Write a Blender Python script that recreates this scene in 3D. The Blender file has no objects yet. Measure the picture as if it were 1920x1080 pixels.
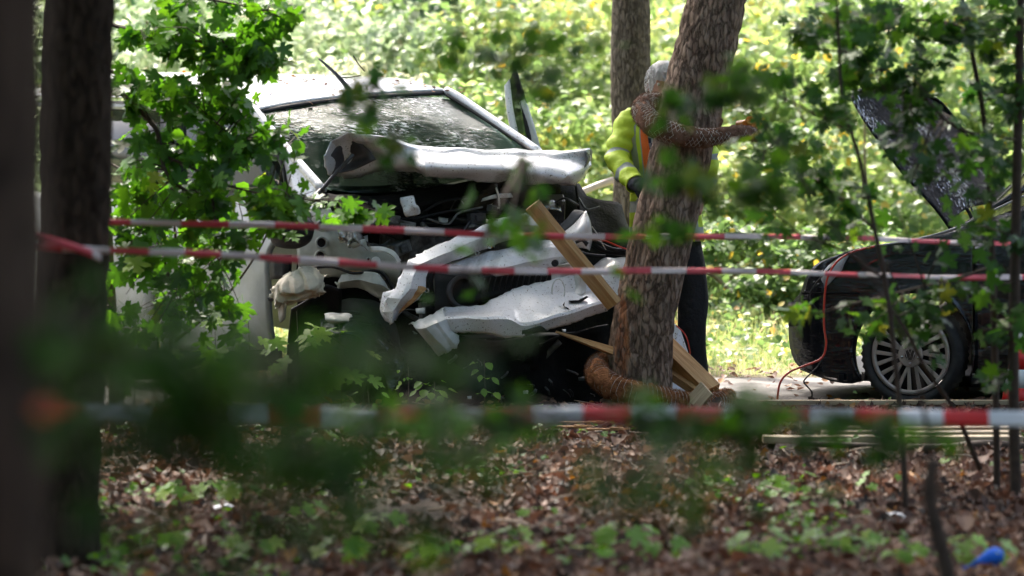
import bpy, math, random
import numpy as np
from mathutils import Vector, Matrix, noise as mnoise
R = random.Random(7)
N = np.random.default_rng(11)
rad = math.radians
S = bpy.context.scene
C = S.collection

# ---------------------------------------------------------------- camera, sky, sun, exposure
CAMZ = 1.7
PITCH = math.atan(340 / 8000)
cam_d = bpy.data.cameras.new('camera')
cam = bpy.data.objects.new('camera', cam_d)
C.objects.link(cam)
cam.location = (0, 0, CAMZ)
cam.rotation_euler = (rad(90) - PITCH, 0, 0)
cam_d.lens = 150
cam_d.sensor_width = 36
cam_d.clip_start = 0.1
cam_d.clip_end = 1500
cam_d.dof.use_dof = True
cam_d.dof.focus_distance = 24.2
cam_d.dof.aperture_fstop = 2.5
S.camera = cam

SUN_DIR = Vector((-0.22, 0.62, 1.0)).normalized()       # towards the sun
world = bpy.data.worlds.new('World')
S.world = world
world.use_nodes = True
nt = world.node_tree
bg = nt.nodes['Background']
sky = nt.nodes.new('ShaderNodeTexSky')
sky.sky_type = 'NISHITA'
sky.sun_disc = False
sky.sun_elevation = math.asin(SUN_DIR.z)
sky.sun_rotation = math.atan2(SUN_DIR.x, SUN_DIR.y)
sky.air_density = 0.7
sky.dust_density = 5.0
sky.ozone_density = 0.0
nt.links.new(sky.outputs[0], bg.inputs[0])
bg.inputs[1].default_value = 0.15
sun_d = bpy.data.lights.new('sun', 'SUN')
sun_d.energy = 2.7
sun_d.angle = rad(1.2)
sun_d.color = (1.0, 0.95, 0.86)
sun = bpy.data.objects.new('sun', sun_d)
C.objects.link(sun)
sun.location = (-10, 20, 30)
sun.rotation_euler = SUN_DIR.to_track_quat('Z', 'Y').to_euler()
S.view_settings.view_transform = 'Standard'
S.view_settings.look = 'None'
S.view_settings.exposure = 2.3
S.view_settings.gamma = 1
S.view_settings.use_curve_mapping = False
cy = S.cycles
cy.use_denoising = True
cy.max_bounces = 7
cy.diffuse_bounces = 3
cy.glossy_bounces = 3
cy.transmission_bounces = 4
cy.transparent_max_bounces = 8
cy.caustics_reflective = False
cy.caustics_refractive = False
cy.sample_clamp_indirect = 6

# ---------------------------------------------------------------- helpers
CA, SA = math.cos(PITCH), math.sin(PITCH)

def P(px, py, d):
    """The place seen at photo pixel (px, py), d metres away from the photographer."""
    u, v = (px - 960) / 8000, (540 - py) / 8000
    y = CA + v * SA
    return Vector((u * d / y, d, CAMZ + (-SA + v * CA) * d / y))

def pxm(d):
    return d / 8000.0

MESH_OFF = {}

def root(name, loc, label, cat, group=None):
    o = bpy.data.objects.new(name, None)
    C.objects.link(o)
    o.location = loc
    o.empty_display_size = 0.2
    tag(o, label, cat, group)
    MESH_OFF[o.name] = Vector(loc)
    return o

def tag(o, label=None, cat=None, group=None, kind=None):
    if label: o['label'] = label
    if cat: o['category'] = cat
    if group: o['group'] = group
    if kind: o['kind'] = kind
    return o

def link(name, me, mats, parent=None, off=None):
    o = bpy.data.objects.new(name, me)
    C.objects.link(o)
    for m in (mats if isinstance(mats, (list, tuple)) else [mats]):
        me.materials.append(m)
    if parent is not None:
        o.parent = parent
    MESH_OFF[o.name] = Vector(off) if off is not None else Vector((0, 0, 0))
    return o

def mesh(name, V, F, mats, parent=None, smooth=True, mi=None, loc=None, label=None):
    """V in world space; stored relative to the thing's base (parent) or to loc."""
    off = MESH_OFF[parent.name] if parent is not None else (Vector(loc) if loc is not None else Vector((0, 0, 0)))
    me = bpy.data.meshes.new(name)
    me.from_pydata([(v[0] - off[0], v[1] - off[1], v[2] - off[2]) for v in V], [], F)
    me.update()
    if smooth:
        me.polygons.foreach_set('use_smooth', [True] * len(me.polygons))
    if mi is not None:
        me.polygons.foreach_set('material_index', mi)
    o = link(name, me, mats, parent, off)
    if parent is None and loc is not None:
        o.location = loc
    if label: o['label'] = label
    return o

def sharp(o, deg=35):
    me = o.data
    try:
        me.set_sharp_from_angle(angle=rad(deg))
    except Exception:
        pass
    return o

def bevel(o, w=0.004, seg=2):
    m = o.modifiers.new('bevel', 'BEVEL')
    m.width = w
    m.segments = seg
    m.limit_method = 'ANGLE'
    m.angle_limit = rad(40)
    return o

def solid(o, t=0.004, offset=-1):
    m = o.modifiers.new('thickness', 'SOLIDIFY')
    m.thickness = t
    m.offset = offset
    return o

def cr(p0, p1, p2, p3, t):
    return 0.5 * ((2 * p1) + (-p0 + p2) * t + (2 * p0 - 5 * p1 + 4 * p2 - p3) * t * t + (-p0 + 3 * p1 - 3 * p2 + p3) * t ** 3)

def linsample(A, k, axis):
    A = np.swapaxes(A, 0, axis)
    out = [A[i] * (1 - j / k) + A[i + 1] * (j / k) for i in range(len(A) - 1) for j in range(k)] + [A[-1]]
    return np.swapaxes(np.array(out), 0, axis)

CR = random.Random(3)
CDIR = [(Vector((CR.gauss(0, 1), CR.gauss(0, .6), CR.gauss(0, 1))).normalized(), CR.uniform(.6, 1.7), CR.uniform(0, 9)) for _ in range(9)]
def facets(p, f):
    """folded-sheet relief: overlapping triangle waves, sharp along their ridges"""
    q = p + mnoise.noise_vector(p * 2.1) * .10
    s = 0.0
    for i, (d, k, ph) in enumerate(CDIR):
        t = q.dot(d) * f * k + ph
        w = max(0.0, mnoise.noise(p * 2.6 + Vector((i * 5.1, 0, 0))) * 2.2 + .15)
        s += (abs((t % 2.0) - 1.0) - .5) * min(1.0, w)
    return s

def upsample(A, k, axis):
    """Catmull-Rom upsampling of a control array along an axis."""
    A = np.swapaxes(A, 0, axis)
    n = A.shape[0]
    out = []
    for i in range(n - 1):
        p0 = A[i - 1] if i > 0 else 2 * A[0] - A[1]
        p1, p2 = A[i], A[i + 1]
        p3 = A[i + 2] if i + 2 < n else 2 * A[-1] - A[-2]
        for j in range(k):
            out.append(cr(p0, p1, p2, p3, j / k))
    out.append(A[-1])
    return np.swapaxes(np.array(out), 0, axis)

def sheet(name, rows, mat, parent, up=(5, 5), thick=0.004, crumple=0.0, freq=6.0, world_pts=False, smooth=True, label=None, seed=0, lin=(0, 0), crease=0.0, cfreq=7.0, hard=13, jag=0.0):
    """A pressed or torn sheet through rows of control points (px, py, d)."""
    A = np.array([[tuple(p) if world_pts else tuple(P(*p)) for p in r] for r in rows])
    if up[0] > 1: A = (linsample if lin[0] else upsample)(A, up[0], 0)
    if up[1] > 1: A = (linsample if lin[1] else upsample)(A, up[1], 1)
    nr, nc = A.shape[:2]
    if crumple:
        for i in range(nr):
            for j in range(nc):
                p = Vector(A[i, j])
                w = mnoise.noise_vector(p * freq + Vector((seed, 0, 0)))
                r = abs(mnoise.noise(p * freq * 0.7 + Vector((3, seed, 1)))) * 2
                A[i, j] += np.array((w.x * .3, (w.y + r) * 1.0, w.z * .35)) * crumple
    if jag:
        for i in range(nr):
            for j in range(nc):
                if i in (0, nr - 1) or j in (0, nc - 1):
                    p = Vector(A[i, j]) * 28
                    w = mnoise.noise_vector(p) * 1.2 + mnoise.noise_vector(p * 3.1) * .6
                    A[i, j] += np.array((w.x, w.y * .5, w.z)) * jag
    if crease:
        for i in range(nr):
            for j in range(nc):
                s = facets(Vector(A[i, j]), cfreq)
                A[i, j] += np.array((.25 * s, s, .3 * s)) * crease
    V = [tuple(A[i, j]) for i in range(nr) for j in range(nc)]
    F = [(i * nc + j, (i + 1) * nc + j, (i + 1) * nc + j + 1, i * nc + j + 1) for i in range(nr - 1) for j in range(nc - 1)]
    o = mesh(name, V, F, mat, parent, smooth=smooth, label=label)
    if smooth and (crease or lin[0] or lin[1]): sharp(o, hard)
    if thick:
        solid(o, thick)
    return o

def slab(name, outline, mat, parent, depth=0.02, smooth=False, bev=0.003, world_pts=False, direction=(0, 1, 0), label=None):
    """A plate with the given outline and a real thickness."""
    pts = [Vector(p) if world_pts else P(*p) for p in outline]
    dv = Vector(direction).normalized() * depth
    n = len(pts)
    V = pts + [p + dv for p in pts]
    F = [tuple(range(n)), tuple(range(2 * n - 1, n - 1, -1))] + [(i, i + n, (i + 1) % n + n, (i + 1) % n) for i in range(n)]
    o = mesh(name, V, F, mat, parent, smooth=smooth, label=label)
    if bev: bevel(o, bev, 1)
    return o

def smooth_path(pts, k=6):
    A = np.array([tuple(p) for p in pts])
    return upsample(A, k, 0) if len(A) > 2 else A

def tube_geo(pts, rads, n=8, cap=True):
    pts = [Vector(p) for p in pts]
    V, F = [], []
    up = Vector((0.13, 0.2, 1)).normalized()
    prev = None
    for i, p in enumerate(pts):
        t = (pts[min(i + 1, len(pts) - 1)] - pts[max(i - 1, 0)])
        t = t.normalized() if t.length > 1e-9 else Vector((0, 0, 1))
        if prev is None:
            a = t.cross(up)
            if a.length < 1e-3: a = t.cross(Vector((1, 0, 0)))
        else:
            a = prev - t * prev.dot(t)
        a.normalize()
        prev = a
        b = t.cross(a)
        r = rads[i] if hasattr(rads, '__len__') else rads
        for k in range(n):
            an = 2 * math.pi * k / n
            V.append(p + a * (math.cos(an) * r) + b * (math.sin(an) * r))
    for i in range(len(pts) - 1):
        for k in range(n):
            F.append((i * n + k, i * n + (k + 1) % n, (i + 1) * n + (k + 1) % n, (i + 1) * n + k))
    if cap:
        F.append(tuple(range(n - 1, -1, -1)))
        F.append(tuple(range((len(pts) - 1) * n, len(pts) * n)))
    return V, F

def tube(name, pts, r, mat, parent, n=8, k=6, px=True, loc=None, label=None):
    W = [P(*p) if px else Vector(p) for p in pts]
    if hasattr(r, '__len__'):
        rr = upsample(np.array(r, float)[:, None], k, 0)[:, 0] if len(W) > 2 else r
    else:
        rr = r
    V, F = tube_geo(smooth_path(W, k), rr, n)
    return mesh(name, V, F, mat, parent, loc=loc, label=label)

class Geo:
    def __init__(self): self.V, self.F = [], []
    def add(self, V, F):
        b = len(self.V)
        self.V += [tuple(v) for v in V]
        self.F += [tuple(i + b for i in f) for f in F]
        return self
    def tube(self, pts, r, n=6): return self.add(*tube_geo(pts, r, n))
    def box(self, c, s, M=None):
        c = Vector(c)
        V = [Vector((x * s[0] / 2, y * s[1] / 2, z * s[2] / 2)) for x in (-1, 1) for y in (-1, 1) for z in (-1, 1)]
        V = [c + (M @ v if M else v) for v in V]
        return self.add(V, [(0, 1, 3, 2), (4, 6, 7, 5), (0, 4, 5, 1), (2, 3, 7, 6), (0, 2, 6, 4), (1, 5, 7, 3)])
    def build(self, name, mat, parent, **k): return mesh(name, self.V, self.F, mat, parent, **k)

def disc_geo(c, ax, r0, r1, t, n=24):
    """A ring (r0 inner, may be 0) of thickness t round axis ax."""
    ax = Vector(ax).normalized()
    a = ax.cross(Vector((0, 0, 1)))
    if a.length < 1e-3: a = Vector((1, 0, 0))
    a.normalize()
    b = ax.cross(a)
    V, F = [], []
    for k in range(n):
        d = a * math.cos(2 * math.pi * k / n) + b * math.sin(2 * math.pi * k / n)
        for (r, h) in ((r0, 0), (r1, 0), (r1, t), (r0, t)):
            V.append(Vector(c) + d * r + ax * h)
    for k in range(n):
        q = (k + 1) % n
        for j in range(4):
            F.append((k * 4 + j, q * 4 + j, q * 4 + (j + 1) % 4, k * 4 + (j + 1) % 4))
    return V, F

# ---------------------------------------------------------------- materials
def new_mat(name):
    m = bpy.data.materials.new(name)
    m.use_nodes = True
    t = m.node_tree
    return m, t, t.nodes['Principled BSDF'], t.links

def ramp(t, stops):
    r = t.nodes.new('ShaderNodeValToRGB')
    e = r.color_ramp.elements
    while len(e) < len(stops): e.new(0.5)
    for i, (p, c) in enumerate(stops):
        e[i].position = p
        e[i].color = (*c, 1)
    return r

def noise_fac(t, scale=5, detail=5, rough=0.6, coord='Object', mapping=None):
    tc = t.nodes.new('ShaderNodeTexCoord')
    n = t.nodes.new('ShaderNodeTexNoise')
    n.inputs['Scale'].default_value = scale
    n.inputs['Detail'].default_value = detail
    n.inputs['Roughness'].default_value = rough
    src = tc.outputs[coord]
    if mapping:
        mp = t.nodes.new('ShaderNodeMapping')
        mp.inputs['Scale'].default_value = mapping
        t.links.new(src, mp.inputs[0])
        src = mp.outputs[0]
    t.links.new(src, n.inputs['Vector'])
    return n

def bump(t, src, strength, dist, bsdf):
    b = t.nodes.new('ShaderNodeBump')
    b.inputs['Strength'].default_value = strength
    b.inputs['Distance'].default_value = dist
    t.links.new(src, b.inputs['Height'])
    t.links.new(b.outputs[0], bsdf.inputs['Normal'])
    return b

def simple(name, c0, c1=None, rough=0.5, metal=0.0, scale=6, detail=5, bmp=0.0, bscale=None, coat=0.0, spec=0.5, mapping=None, lo=.35, hi=.65):
    m, t, b, L = new_mat(name)
    b.inputs['Roughness'].default_value = rough
    b.inputs['Metallic'].default_value = metal
    b.inputs['Specular IOR Level'].default_value = spec
    b.inputs['Coat Weight'].default_value = coat
    b.inputs['Coat Roughness'].default_value = 0.06
    b.inputs['Base Color'].default_value = (*c0, 1)
    if c1:
        n = noise_fac(t, scale, detail, mapping=mapping)
        r = ramp(t, [(lo, c0), (hi, c1)])
        L.new(n.outputs['Fac'], r.inputs[0])
        L.new(r.outputs[0], b.inputs['Base Color'])
    if bmp:
        n2 = noise_fac(t, bscale or scale * 3, 6, mapping=mapping)
        bump(t, n2.outputs['Fac'], 1.0, bmp, b)
    return m

def paint_white():
    """White car paint, spattered with dirt and speckled after the crash."""
    m, t, b, L = new_mat('white_paint')
    big = noise_fac(t, 2.2, 6, .7)
    r1 = ramp(t, [(.4, (.84, .85, .88)), (.75, (.70, .71, .71))])
    L.new(big.outputs['Fac'], r1.inputs[0])
    sp = noise_fac(t, 95, 2, .5)
    r2 = ramp(t, [(.655, (0, 0, 0)), (.69, (1, 1, 1))])
    L.new(sp.outputs['Fac'], r2.inputs[0])
    mx = t.nodes.new('ShaderNodeMix'); mx.data_type = 'RGBA'
    L.new(r2.outputs[0], mx.inputs['Factor'])
    L.new(r1.outputs[0], mx.inputs['A'])
    mx.inputs['B'].default_value = (.12, .09, .06, 1)
    sn = noise_fac(t, 10, 6, .8, mapping=(2.5, 2.5, 9)); sm_ = noise_fac(t, 3.1, 3, .5)
    sr = ramp(t, [(.56, (0, 0, 0)), (.62, (1, 1, 1))]); L.new(sn.outputs['Fac'], sr.inputs[0])
    sk = ramp(t, [(.50, (0, 0, 0)), (.60, (1, 1, 1))]); L.new(sm_.outputs['Fac'], sk.inputs[0])
    sx_ = t.nodes.new('ShaderNodeMath'); sx_.operation = 'MULTIPLY'
    L.new(sr.outputs[0], sx_.inputs[0]); L.new(sk.outputs[0], sx_.inputs[1])
    s2 = t.nodes.new('ShaderNodeMath'); s2.operation = 'MULTIPLY'; s2.inputs[1].default_value = .6
    L.new(sx_.outputs[0], s2.inputs[0])
    m4 = t.nodes.new('ShaderNodeMix'); m4.data_type = 'RGBA'
    L.new(s2.outputs[0], m4.inputs['Factor']); L.new(mx.outputs['Result'], m4.inputs['A']); m4.inputs['B'].default_value = (.22, .19, .16, 1)
    L.new(m4.outputs['Result'], b.inputs['Base Color'])
    b.inputs['Roughness'].default_value = .32
    b.inputs['Coat Weight'].default_value = .8
    b.inputs['Coat Roughness'].default_value = .08
    w = noise_fac(t, 7, 5, .55)
    bump(t, w.outputs['Fac'], .6, .016, b)
    return m

def gloss_black(name, c, fac, rough, bmp, bscale, mapping, streak=.3):
    m, t, b, L = new_mat(name)
    b.inputs['Base Color'].default_value = (*c, 1); b.inputs['Roughness'].default_value = .8
    b.inputs['Specular IOR Level'].default_value = .05
    g = t.nodes.new('ShaderNodeBsdfAnisotropic'); g.inputs['Roughness'].default_value = rough
    g.inputs['Color'].default_value = (.92, .94, 1, 1)
    n = noise_fac(t, bscale, 5, .65, mapping=mapping)
    r = ramp(t, [(.42, (0, 0, 0)), (.58, (1, 1, 1))]); L.new(n.outputs['Fac'], r.inputs[0])
    tcx = noise_fac(t, bscale * 1.6, 6, .75, mapping=mapping)
    big = noise_fac(t, 2.6, 3, .5)
    st = t.nodes.new('ShaderNodeMath'); st.operation = 'MULTIPLY_ADD'
    L.new(big.outputs['Fac'], st.inputs[0]); st.inputs[1].default_value = .55; st.inputs[2].default_value = -.275
    sa = t.nodes.new('ShaderNodeMath'); sa.operation = 'ADD'
    L.new(tcx.outputs['Fac'], sa.inputs[0]); L.new(st.outputs[0], sa.inputs[1])
    fr = ramp(t, [(.585, (fac, fac, fac)), (.63, (streak, streak, streak))]); L.new(sa.outputs[0], fr.inputs[0])
    bp = bump(t, r.outputs[0], 1.0, bmp, b)
    L.new(bp.outputs[0], g.inputs['Normal'])
    mx = t.nodes.new('ShaderNodeMixShader'); L.new(fr.outputs[0], mx.inputs[0])
    L.new(b.outputs[0], mx.inputs[1]); L.new(g.outputs[0], mx.inputs[2]); L.new(mx.outputs[0], t.nodes['Material Output'].inputs[0])
    return m

def leaf_mat(name, ramp_stops, trans=0.45, per_object=False, gloss=0.5, rough=.45):
    m, t, b, L = new_mat(name)
    out = t.nodes['Material Output']
    r = ramp(t, ramp_stops)
    if per_object:
        oi = t.nodes.new('ShaderNodeObjectInfo')
        L.new(oi.outputs['Random'], r.inputs[0])
    else:
        at = t.nodes.new('ShaderNodeAttribute')
        at.attribute_name = 'tint'
        L.new(at.outputs['Fac'], r.inputs[0])
    L.new(r.outputs[0], b.inputs['Base Color'])
    b.inputs['Roughness'].default_value = rough
    b.inputs['Specular IOR Level'].default_value = gloss
    tr = t.nodes.new('ShaderNodeBsdfTranslucent')
    hs = t.nodes.new('ShaderNodeHueSaturation')
    hs.inputs['Hue'].default_value = .49
    hs.inputs['Saturation'].default_value = 1.08
    hs.inputs['Value'].default_value = 1.6
    L.new(r.outputs[0], hs.inputs['Color'])
    L.new(hs.outputs[0], tr.inputs[0])
    mx = t.nodes.new('ShaderNodeMixShader')
    mx.inputs[0].default_value = trans
    L.new(b.outputs[0], mx.inputs[1])
    L.new(tr.outputs[0], mx.inputs[2])
    L.new(mx.outputs[0], out.inputs[0])
    return m

def bark_mat(name, dark, mid, light, sc=14, scrape=False):
    m, t, b, L = new_mat(name)
    tc = t.nodes.new('ShaderNodeTexCoord')
    mp = t.nodes.new('ShaderNodeMapping')
    mp.inputs['Scale'].default_value = (1, 1, .30)
    L.new(tc.outputs['Object'], mp.inputs[0])
    n1 = t.nodes.new('ShaderNodeTexNoise')
    n1.inputs['Scale'].default_value = sc
    n1.inputs['Detail'].default_value = 9
    n1.inputs['Roughness'].default_value = .72
    L.new(mp.outputs[0], n1.inputs['Vector'])
    vd = t.nodes.new('ShaderNodeVectorMath'); vd.operation = 'MULTIPLY_ADD'
    L.new(n1.outputs['Color'], vd.inputs[0])
    vd.inputs[1].default_value = (.09, .09, .09)
    L.new(mp.outputs[0], vd.inputs[2])
    vo = t.nodes.new('ShaderNodeTexVoronoi')
    vo.feature = 'DISTANCE_TO_EDGE'
    vo.inputs['Scale'].default_value = sc * 1.9
    L.new(vd.outputs[0], vo.inputs['Vector'])
    cr_ = ramp(t, [(0.0, (.22, .2, .18)), (.06, (.8, .8, .8)), (.2, (1, 1, 1))])
    L.new(vo.outputs['Distance'], cr_.inputs[0])
    r = ramp(t, [(.3, dark), (.5, mid), (.72, light)])
    L.new(n1.outputs['Fac'], r.inputs[0])
    mx = t.nodes.new('ShaderNodeMix'); mx.data_type = 'RGBA'; mx.blend_type = 'MULTIPLY'
    mx.inputs['Factor'].default_value = .6
    L.new(r.outputs[0], mx.inputs['A'])
    L.new(cr_.outputs[0], mx.inputs['B'])
    col = mx.outputs['Result']
    if scrape:
        at = t.nodes.new('ShaderNodeAttribute'); at.attribute_name = 'scrape'
        sc_ = ramp(t, [(.35, (.32, .09, .035)), (.6, (.50, .22, .10))])
        L.new(n1.outputs['Fac'], sc_.inputs[0])
        mm = t.nodes.new('ShaderNodeMath'); mm.operation = 'MULTIPLY_ADD'
        L.new(n1.outputs['Fac'], mm.inputs[0]); mm.inputs[1].default_value = 1.4
        mm.inputs[2].default_value = -1.0
        ad = t.nodes.new('ShaderNodeMath'); ad.operation = 'ADD'
        L.new(mm.outputs[0], ad.inputs[0]); L.new(at.outputs['Fac'], ad.inputs[1])
        rr = ramp(t, [(.3, (0, 0, 0)), (.5, (1, 1, 1))])
        L.new(ad.outputs[0], rr.inputs[0])
        m2 = t.nodes.new('ShaderNodeMix'); m2.data_type = 'RGBA'
        L.new(rr.outputs[0], m2.inputs['Factor'])
        L.new(col, m2.inputs['A']); L.new(sc_.outputs[0], m2.inputs['B'])
        col = m2.outputs['Result']
    L.new(col, b.inputs['Base Color'])
    b.inputs['Roughness'].default_value = .9
    b.inputs['Specular IOR Level'].default_value = .2
    ms = t.nodes.new('ShaderNodeMath'); ms.operation = 'MULTIPLY_ADD'
    L.new(n1.outputs['Fac'], ms.inputs[0]); ms.inputs[1].default_value = .6
    L.new(cr_.outputs[0], ms.inputs[2])
    bump(t, ms.outputs[0], 1.0, .012, b)
    return m

def wood_mat(name, c0, c1, c2):
    m, t, b, L = new_mat(name)
    n = noise_fac(t, 9, 5, .6, mapping=(.35, 4, 4))
    w = noise_fac(t, 40, 3, .6, mapping=(.15, 6, 6))
    r = ramp(t, [(.3, c0), (.5, c1), (.7, c2)])
    L.new(n.outputs['Fac'], r.inputs[0])
    r2 = ramp(t, [(.38, (.62, .55, .5)), (.5, (1, 1, 1))])
    L.new(w.outputs['Fac'], r2.inputs[0])
    mx = t.nodes.new('ShaderNodeMix'); mx.data_type = 'RGBA'; mx.blend_type = 'MULTIPLY'
    mx.inputs['Factor'].default_value = .7
    L.new(r.outputs[0], mx.inputs['A']); L.new(r2.outputs[0], mx.inputs['B'])
    kn = t.nodes.new('ShaderNodeTexVoronoi'); kn.inputs['Scale'].default_value = 3.4
    tc = t.nodes.new('ShaderNodeTexCoord'); mp = t.nodes.new('ShaderNodeMapping')
    mp.inputs['Scale'].default_value = (1, 1.9, 1.9)
    L.new(tc.outputs['Object'], mp.inputs[0]); L.new(mp.outputs[0], kn.inputs['Vector'])
    kr = ramp(t, [(.05, (.22, .09, .04)), (.10, (.8, .7, .6)), (.16, (1, 1, 1))])
    L.new(kn.outputs['Distance'], kr.inputs[0])
    m3 = t.nodes.new('ShaderNodeMix'); m3.data_type = 'RGBA'; m3.blend_type = 'MULTIPLY'
    m3.inputs['Factor'].default_value = 1
    L.new(mx.outputs['Result'], m3.inputs['A']); L.new(kr.outputs[0], m3.inputs['B'])
    L.new(m3.outputs['Result'], b.inputs['Base Color'])
    b.inputs['Roughness'].default_value = .65
    bump(t, w.outputs['Fac'], .6, .003, b)
    return m

M = {}
M['white'] = paint_white()
M['white_worn'] = simple('worn_white_paint', (.72, .72, .70), (.42, .43, .38), .45, scale=7, bmp=.006, bscale=14, coat=.3)
M['van_side_shaded'] = simple('van_side_shaded_white', (.48, .50, .50), (.33, .35, .33), .5, scale=3, coat=.2, bmp=.01, bscale=3)  # white paint greyed so the colour carries the shade on this side
M['galv'] = simple('grey_primer_steel', (.40, .42, .38), (.26, .28, .25), .42, metal=.15, scale=7, bmp=.004, bscale=18)
M['steel'] = simple('torn_bright_steel', (.75, .76, .74), (.3, .3, .28), .25, metal=.85, scale=26, bmp=.006, bscale=40)
M['black'] = simple('black_plastic', (.008, .008, .009), (.016, .016, .018), .5, scale=10, bmp=.004, spec=.3)
M['blackmatte'] = simple('matte_shade_black', (.006, .006, .006), (.014, .013, .012), .8, scale=14, bmp=.008, spec=.2)  # near-black keeps the bay and underside dark, shade put into the colour
M['darkgrey'] = simple('dark_grey_plastic', (.04, .04, .045), (.085, .085, .095), .42, scale=8, bmp=.002)
M['engine'] = simple('engine_alloy', (.22, .22, .21), (.05, .05, .05), .5, metal=.5, scale=18, bmp=.008, bscale=40)
M['rubber'] = simple('tyre_rubber', (.016, .016, .016), (.035, .033, .03), .75, scale=20, bmp=.002)
M['cream'] = simple('torn_cream_lining', (.66, .62, .50), (.44, .40, .31), .75, scale=9, bmp=.012, bscale=16)
M['lens'] = simple('clear_lens', (.5, .52, .54), (.3, .3, .32), .08, scale=20, spec=.8)
M['blackpaint'] = gloss_black('black_car_paint', (.006, .007, .010), .06, .08, .004, 5, (.5, .5, 2.2), .14)
M['blackgloss'] = gloss_black('black_lacquer', (.003, .003, .005), .010, .08, .006, 24, (1.6, 1.6, .35), .40)
M['rimbrown'] = simple('dusty_wheel_trim', (.50, .42, .37), (.38, .31, .27), .38, metal=.35, scale=9)
M['wood'] = wood_mat('sawn_pine', (.42, .20, .07), (.58, .33, .135), (.68, .44, .21))
M['woodold'] = wood_mat('pale_sawn_board', (.36, .27, .17), (.50, .39, .24), (.62, .52, .36))
M['bark'] = bark_mat('bark_plates', (.14, .085, .06), (.34, .235, .17), (.50, .38, .30), 17, scrape=True)
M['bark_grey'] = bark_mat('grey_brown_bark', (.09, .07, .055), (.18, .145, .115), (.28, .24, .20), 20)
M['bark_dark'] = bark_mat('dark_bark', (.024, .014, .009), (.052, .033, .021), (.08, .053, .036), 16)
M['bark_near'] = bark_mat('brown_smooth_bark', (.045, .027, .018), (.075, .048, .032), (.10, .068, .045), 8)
M['twig'] = simple('twig_bark', (.035, .022, .014), (.07, .045, .03), .8, scale=30)
M['twig_pale'] = simple('pale_twig_bark', (.20, .15, .11), (.30, .24, .18), .8, scale=30)
M['coir'] = simple('coconut_fibre', (.40, .17, .075), (.20, .08, .035), .9, scale=30, bmp=.02, bscale=90, spec=.15)
M['coirdark'] = simple('dark_coconut_fibre', (.30, .165, .11), (.15, .075, .045), .9, scale=30, bmp=.02, bscale=90, spec=.15)
M['net'] = simple('white_netting', (.66, .60, .52), None, .4)
M['orange'] = simple('orange_plastic', (.75, .26, .02), None, .4)
M['tapered'] = simple('tape_red', (.68, .08, .10), (.55, .05, .07), .4, scale=5)
M['tapewhite'] = simple('tape_white', (.78, .66, .64), (.64, .52, .50), .4, scale=5)
M['tapered_brightened'] = simple('bright_tape_red', (.72, .012, .012), (.6, .01, .01), .4, scale=5)  # red and white of the lowest strand, brightened to offset its shade
M['tapewhite_brightened'] = simple('bright_tape_white', (.80, .80, .80), (.68, .68, .68), .4, scale=5)
M['conered'] = simple('cone_red', (.7, .02, .02), None, .4)
M['conewhite'] = simple('cone_white', (.8, .8, .8), None, .4)
M['cablered'] = simple('red_cable', (.62, .05, .03), None, .35)
M['blue'] = simple('blue_plastic', (.01, .12, .66), (.02, .17, .75), .6, scale=12, spec=.2)
M['paper'] = simple('crumpled_white_scrap', (.78, .80, .84), (.6, .62, .66), .6, scale=20, bmp=.01)
M['skin'] = simple('skin', (.55, .31, .22), (.48, .25, .17), .5, scale=12)
M['hair'] = simple('grey_hair', (.70, .68, .66), (.42, .40, .38), .5, scale=14, mapping=(4, 4, .5), bmp=.004, bscale=40)
M['glove'] = simple('dark_glove', (.03, .032, .045), (.05, .05, .07), .6, scale=20)
M['trousers'] = simple('black_trousers', (.010, .010, .012), (.018, .018, .02), .85, scale=10, bmp=.01)
M['boot'] = simple('black_boot', (.012, .011, .01), None, .5)
LG = [(0, (.05, .14, .012)), (.5, (.085, .21, .02)), (1, (.13, .29, .03))]
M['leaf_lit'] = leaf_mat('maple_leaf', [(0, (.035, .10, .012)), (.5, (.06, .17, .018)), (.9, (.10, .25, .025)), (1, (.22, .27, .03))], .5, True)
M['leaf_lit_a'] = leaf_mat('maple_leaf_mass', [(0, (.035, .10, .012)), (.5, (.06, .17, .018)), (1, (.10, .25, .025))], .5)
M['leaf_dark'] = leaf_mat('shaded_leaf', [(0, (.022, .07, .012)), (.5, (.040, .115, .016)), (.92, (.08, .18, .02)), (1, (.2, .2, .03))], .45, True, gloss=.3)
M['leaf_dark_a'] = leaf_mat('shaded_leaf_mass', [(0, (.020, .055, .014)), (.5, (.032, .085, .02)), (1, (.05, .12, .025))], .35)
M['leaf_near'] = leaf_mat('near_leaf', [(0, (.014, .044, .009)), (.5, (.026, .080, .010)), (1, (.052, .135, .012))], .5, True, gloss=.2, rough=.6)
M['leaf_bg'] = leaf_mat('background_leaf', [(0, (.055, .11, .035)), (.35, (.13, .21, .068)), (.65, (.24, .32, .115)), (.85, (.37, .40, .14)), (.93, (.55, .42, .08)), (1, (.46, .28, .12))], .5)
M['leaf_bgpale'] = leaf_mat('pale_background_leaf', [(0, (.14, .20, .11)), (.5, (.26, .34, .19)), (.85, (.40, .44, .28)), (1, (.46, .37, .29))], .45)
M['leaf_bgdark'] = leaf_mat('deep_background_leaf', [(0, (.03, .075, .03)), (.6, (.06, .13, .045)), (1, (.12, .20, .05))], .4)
M['grass'] = leaf_mat('grass_blade', [(0, (.17, .25, .08)), (.5, (.32, .38, .15)), (.75, (.52, .48, .27)), (1, (.56, .44, .30))], .4, gloss=.3)
M['seedling'] = leaf_mat('seedling_leaf', [(0, (.09, .22, .02)), (.6, (.15, .32, .03)), (1, (.24, .36, .05))], .5, True)
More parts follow.
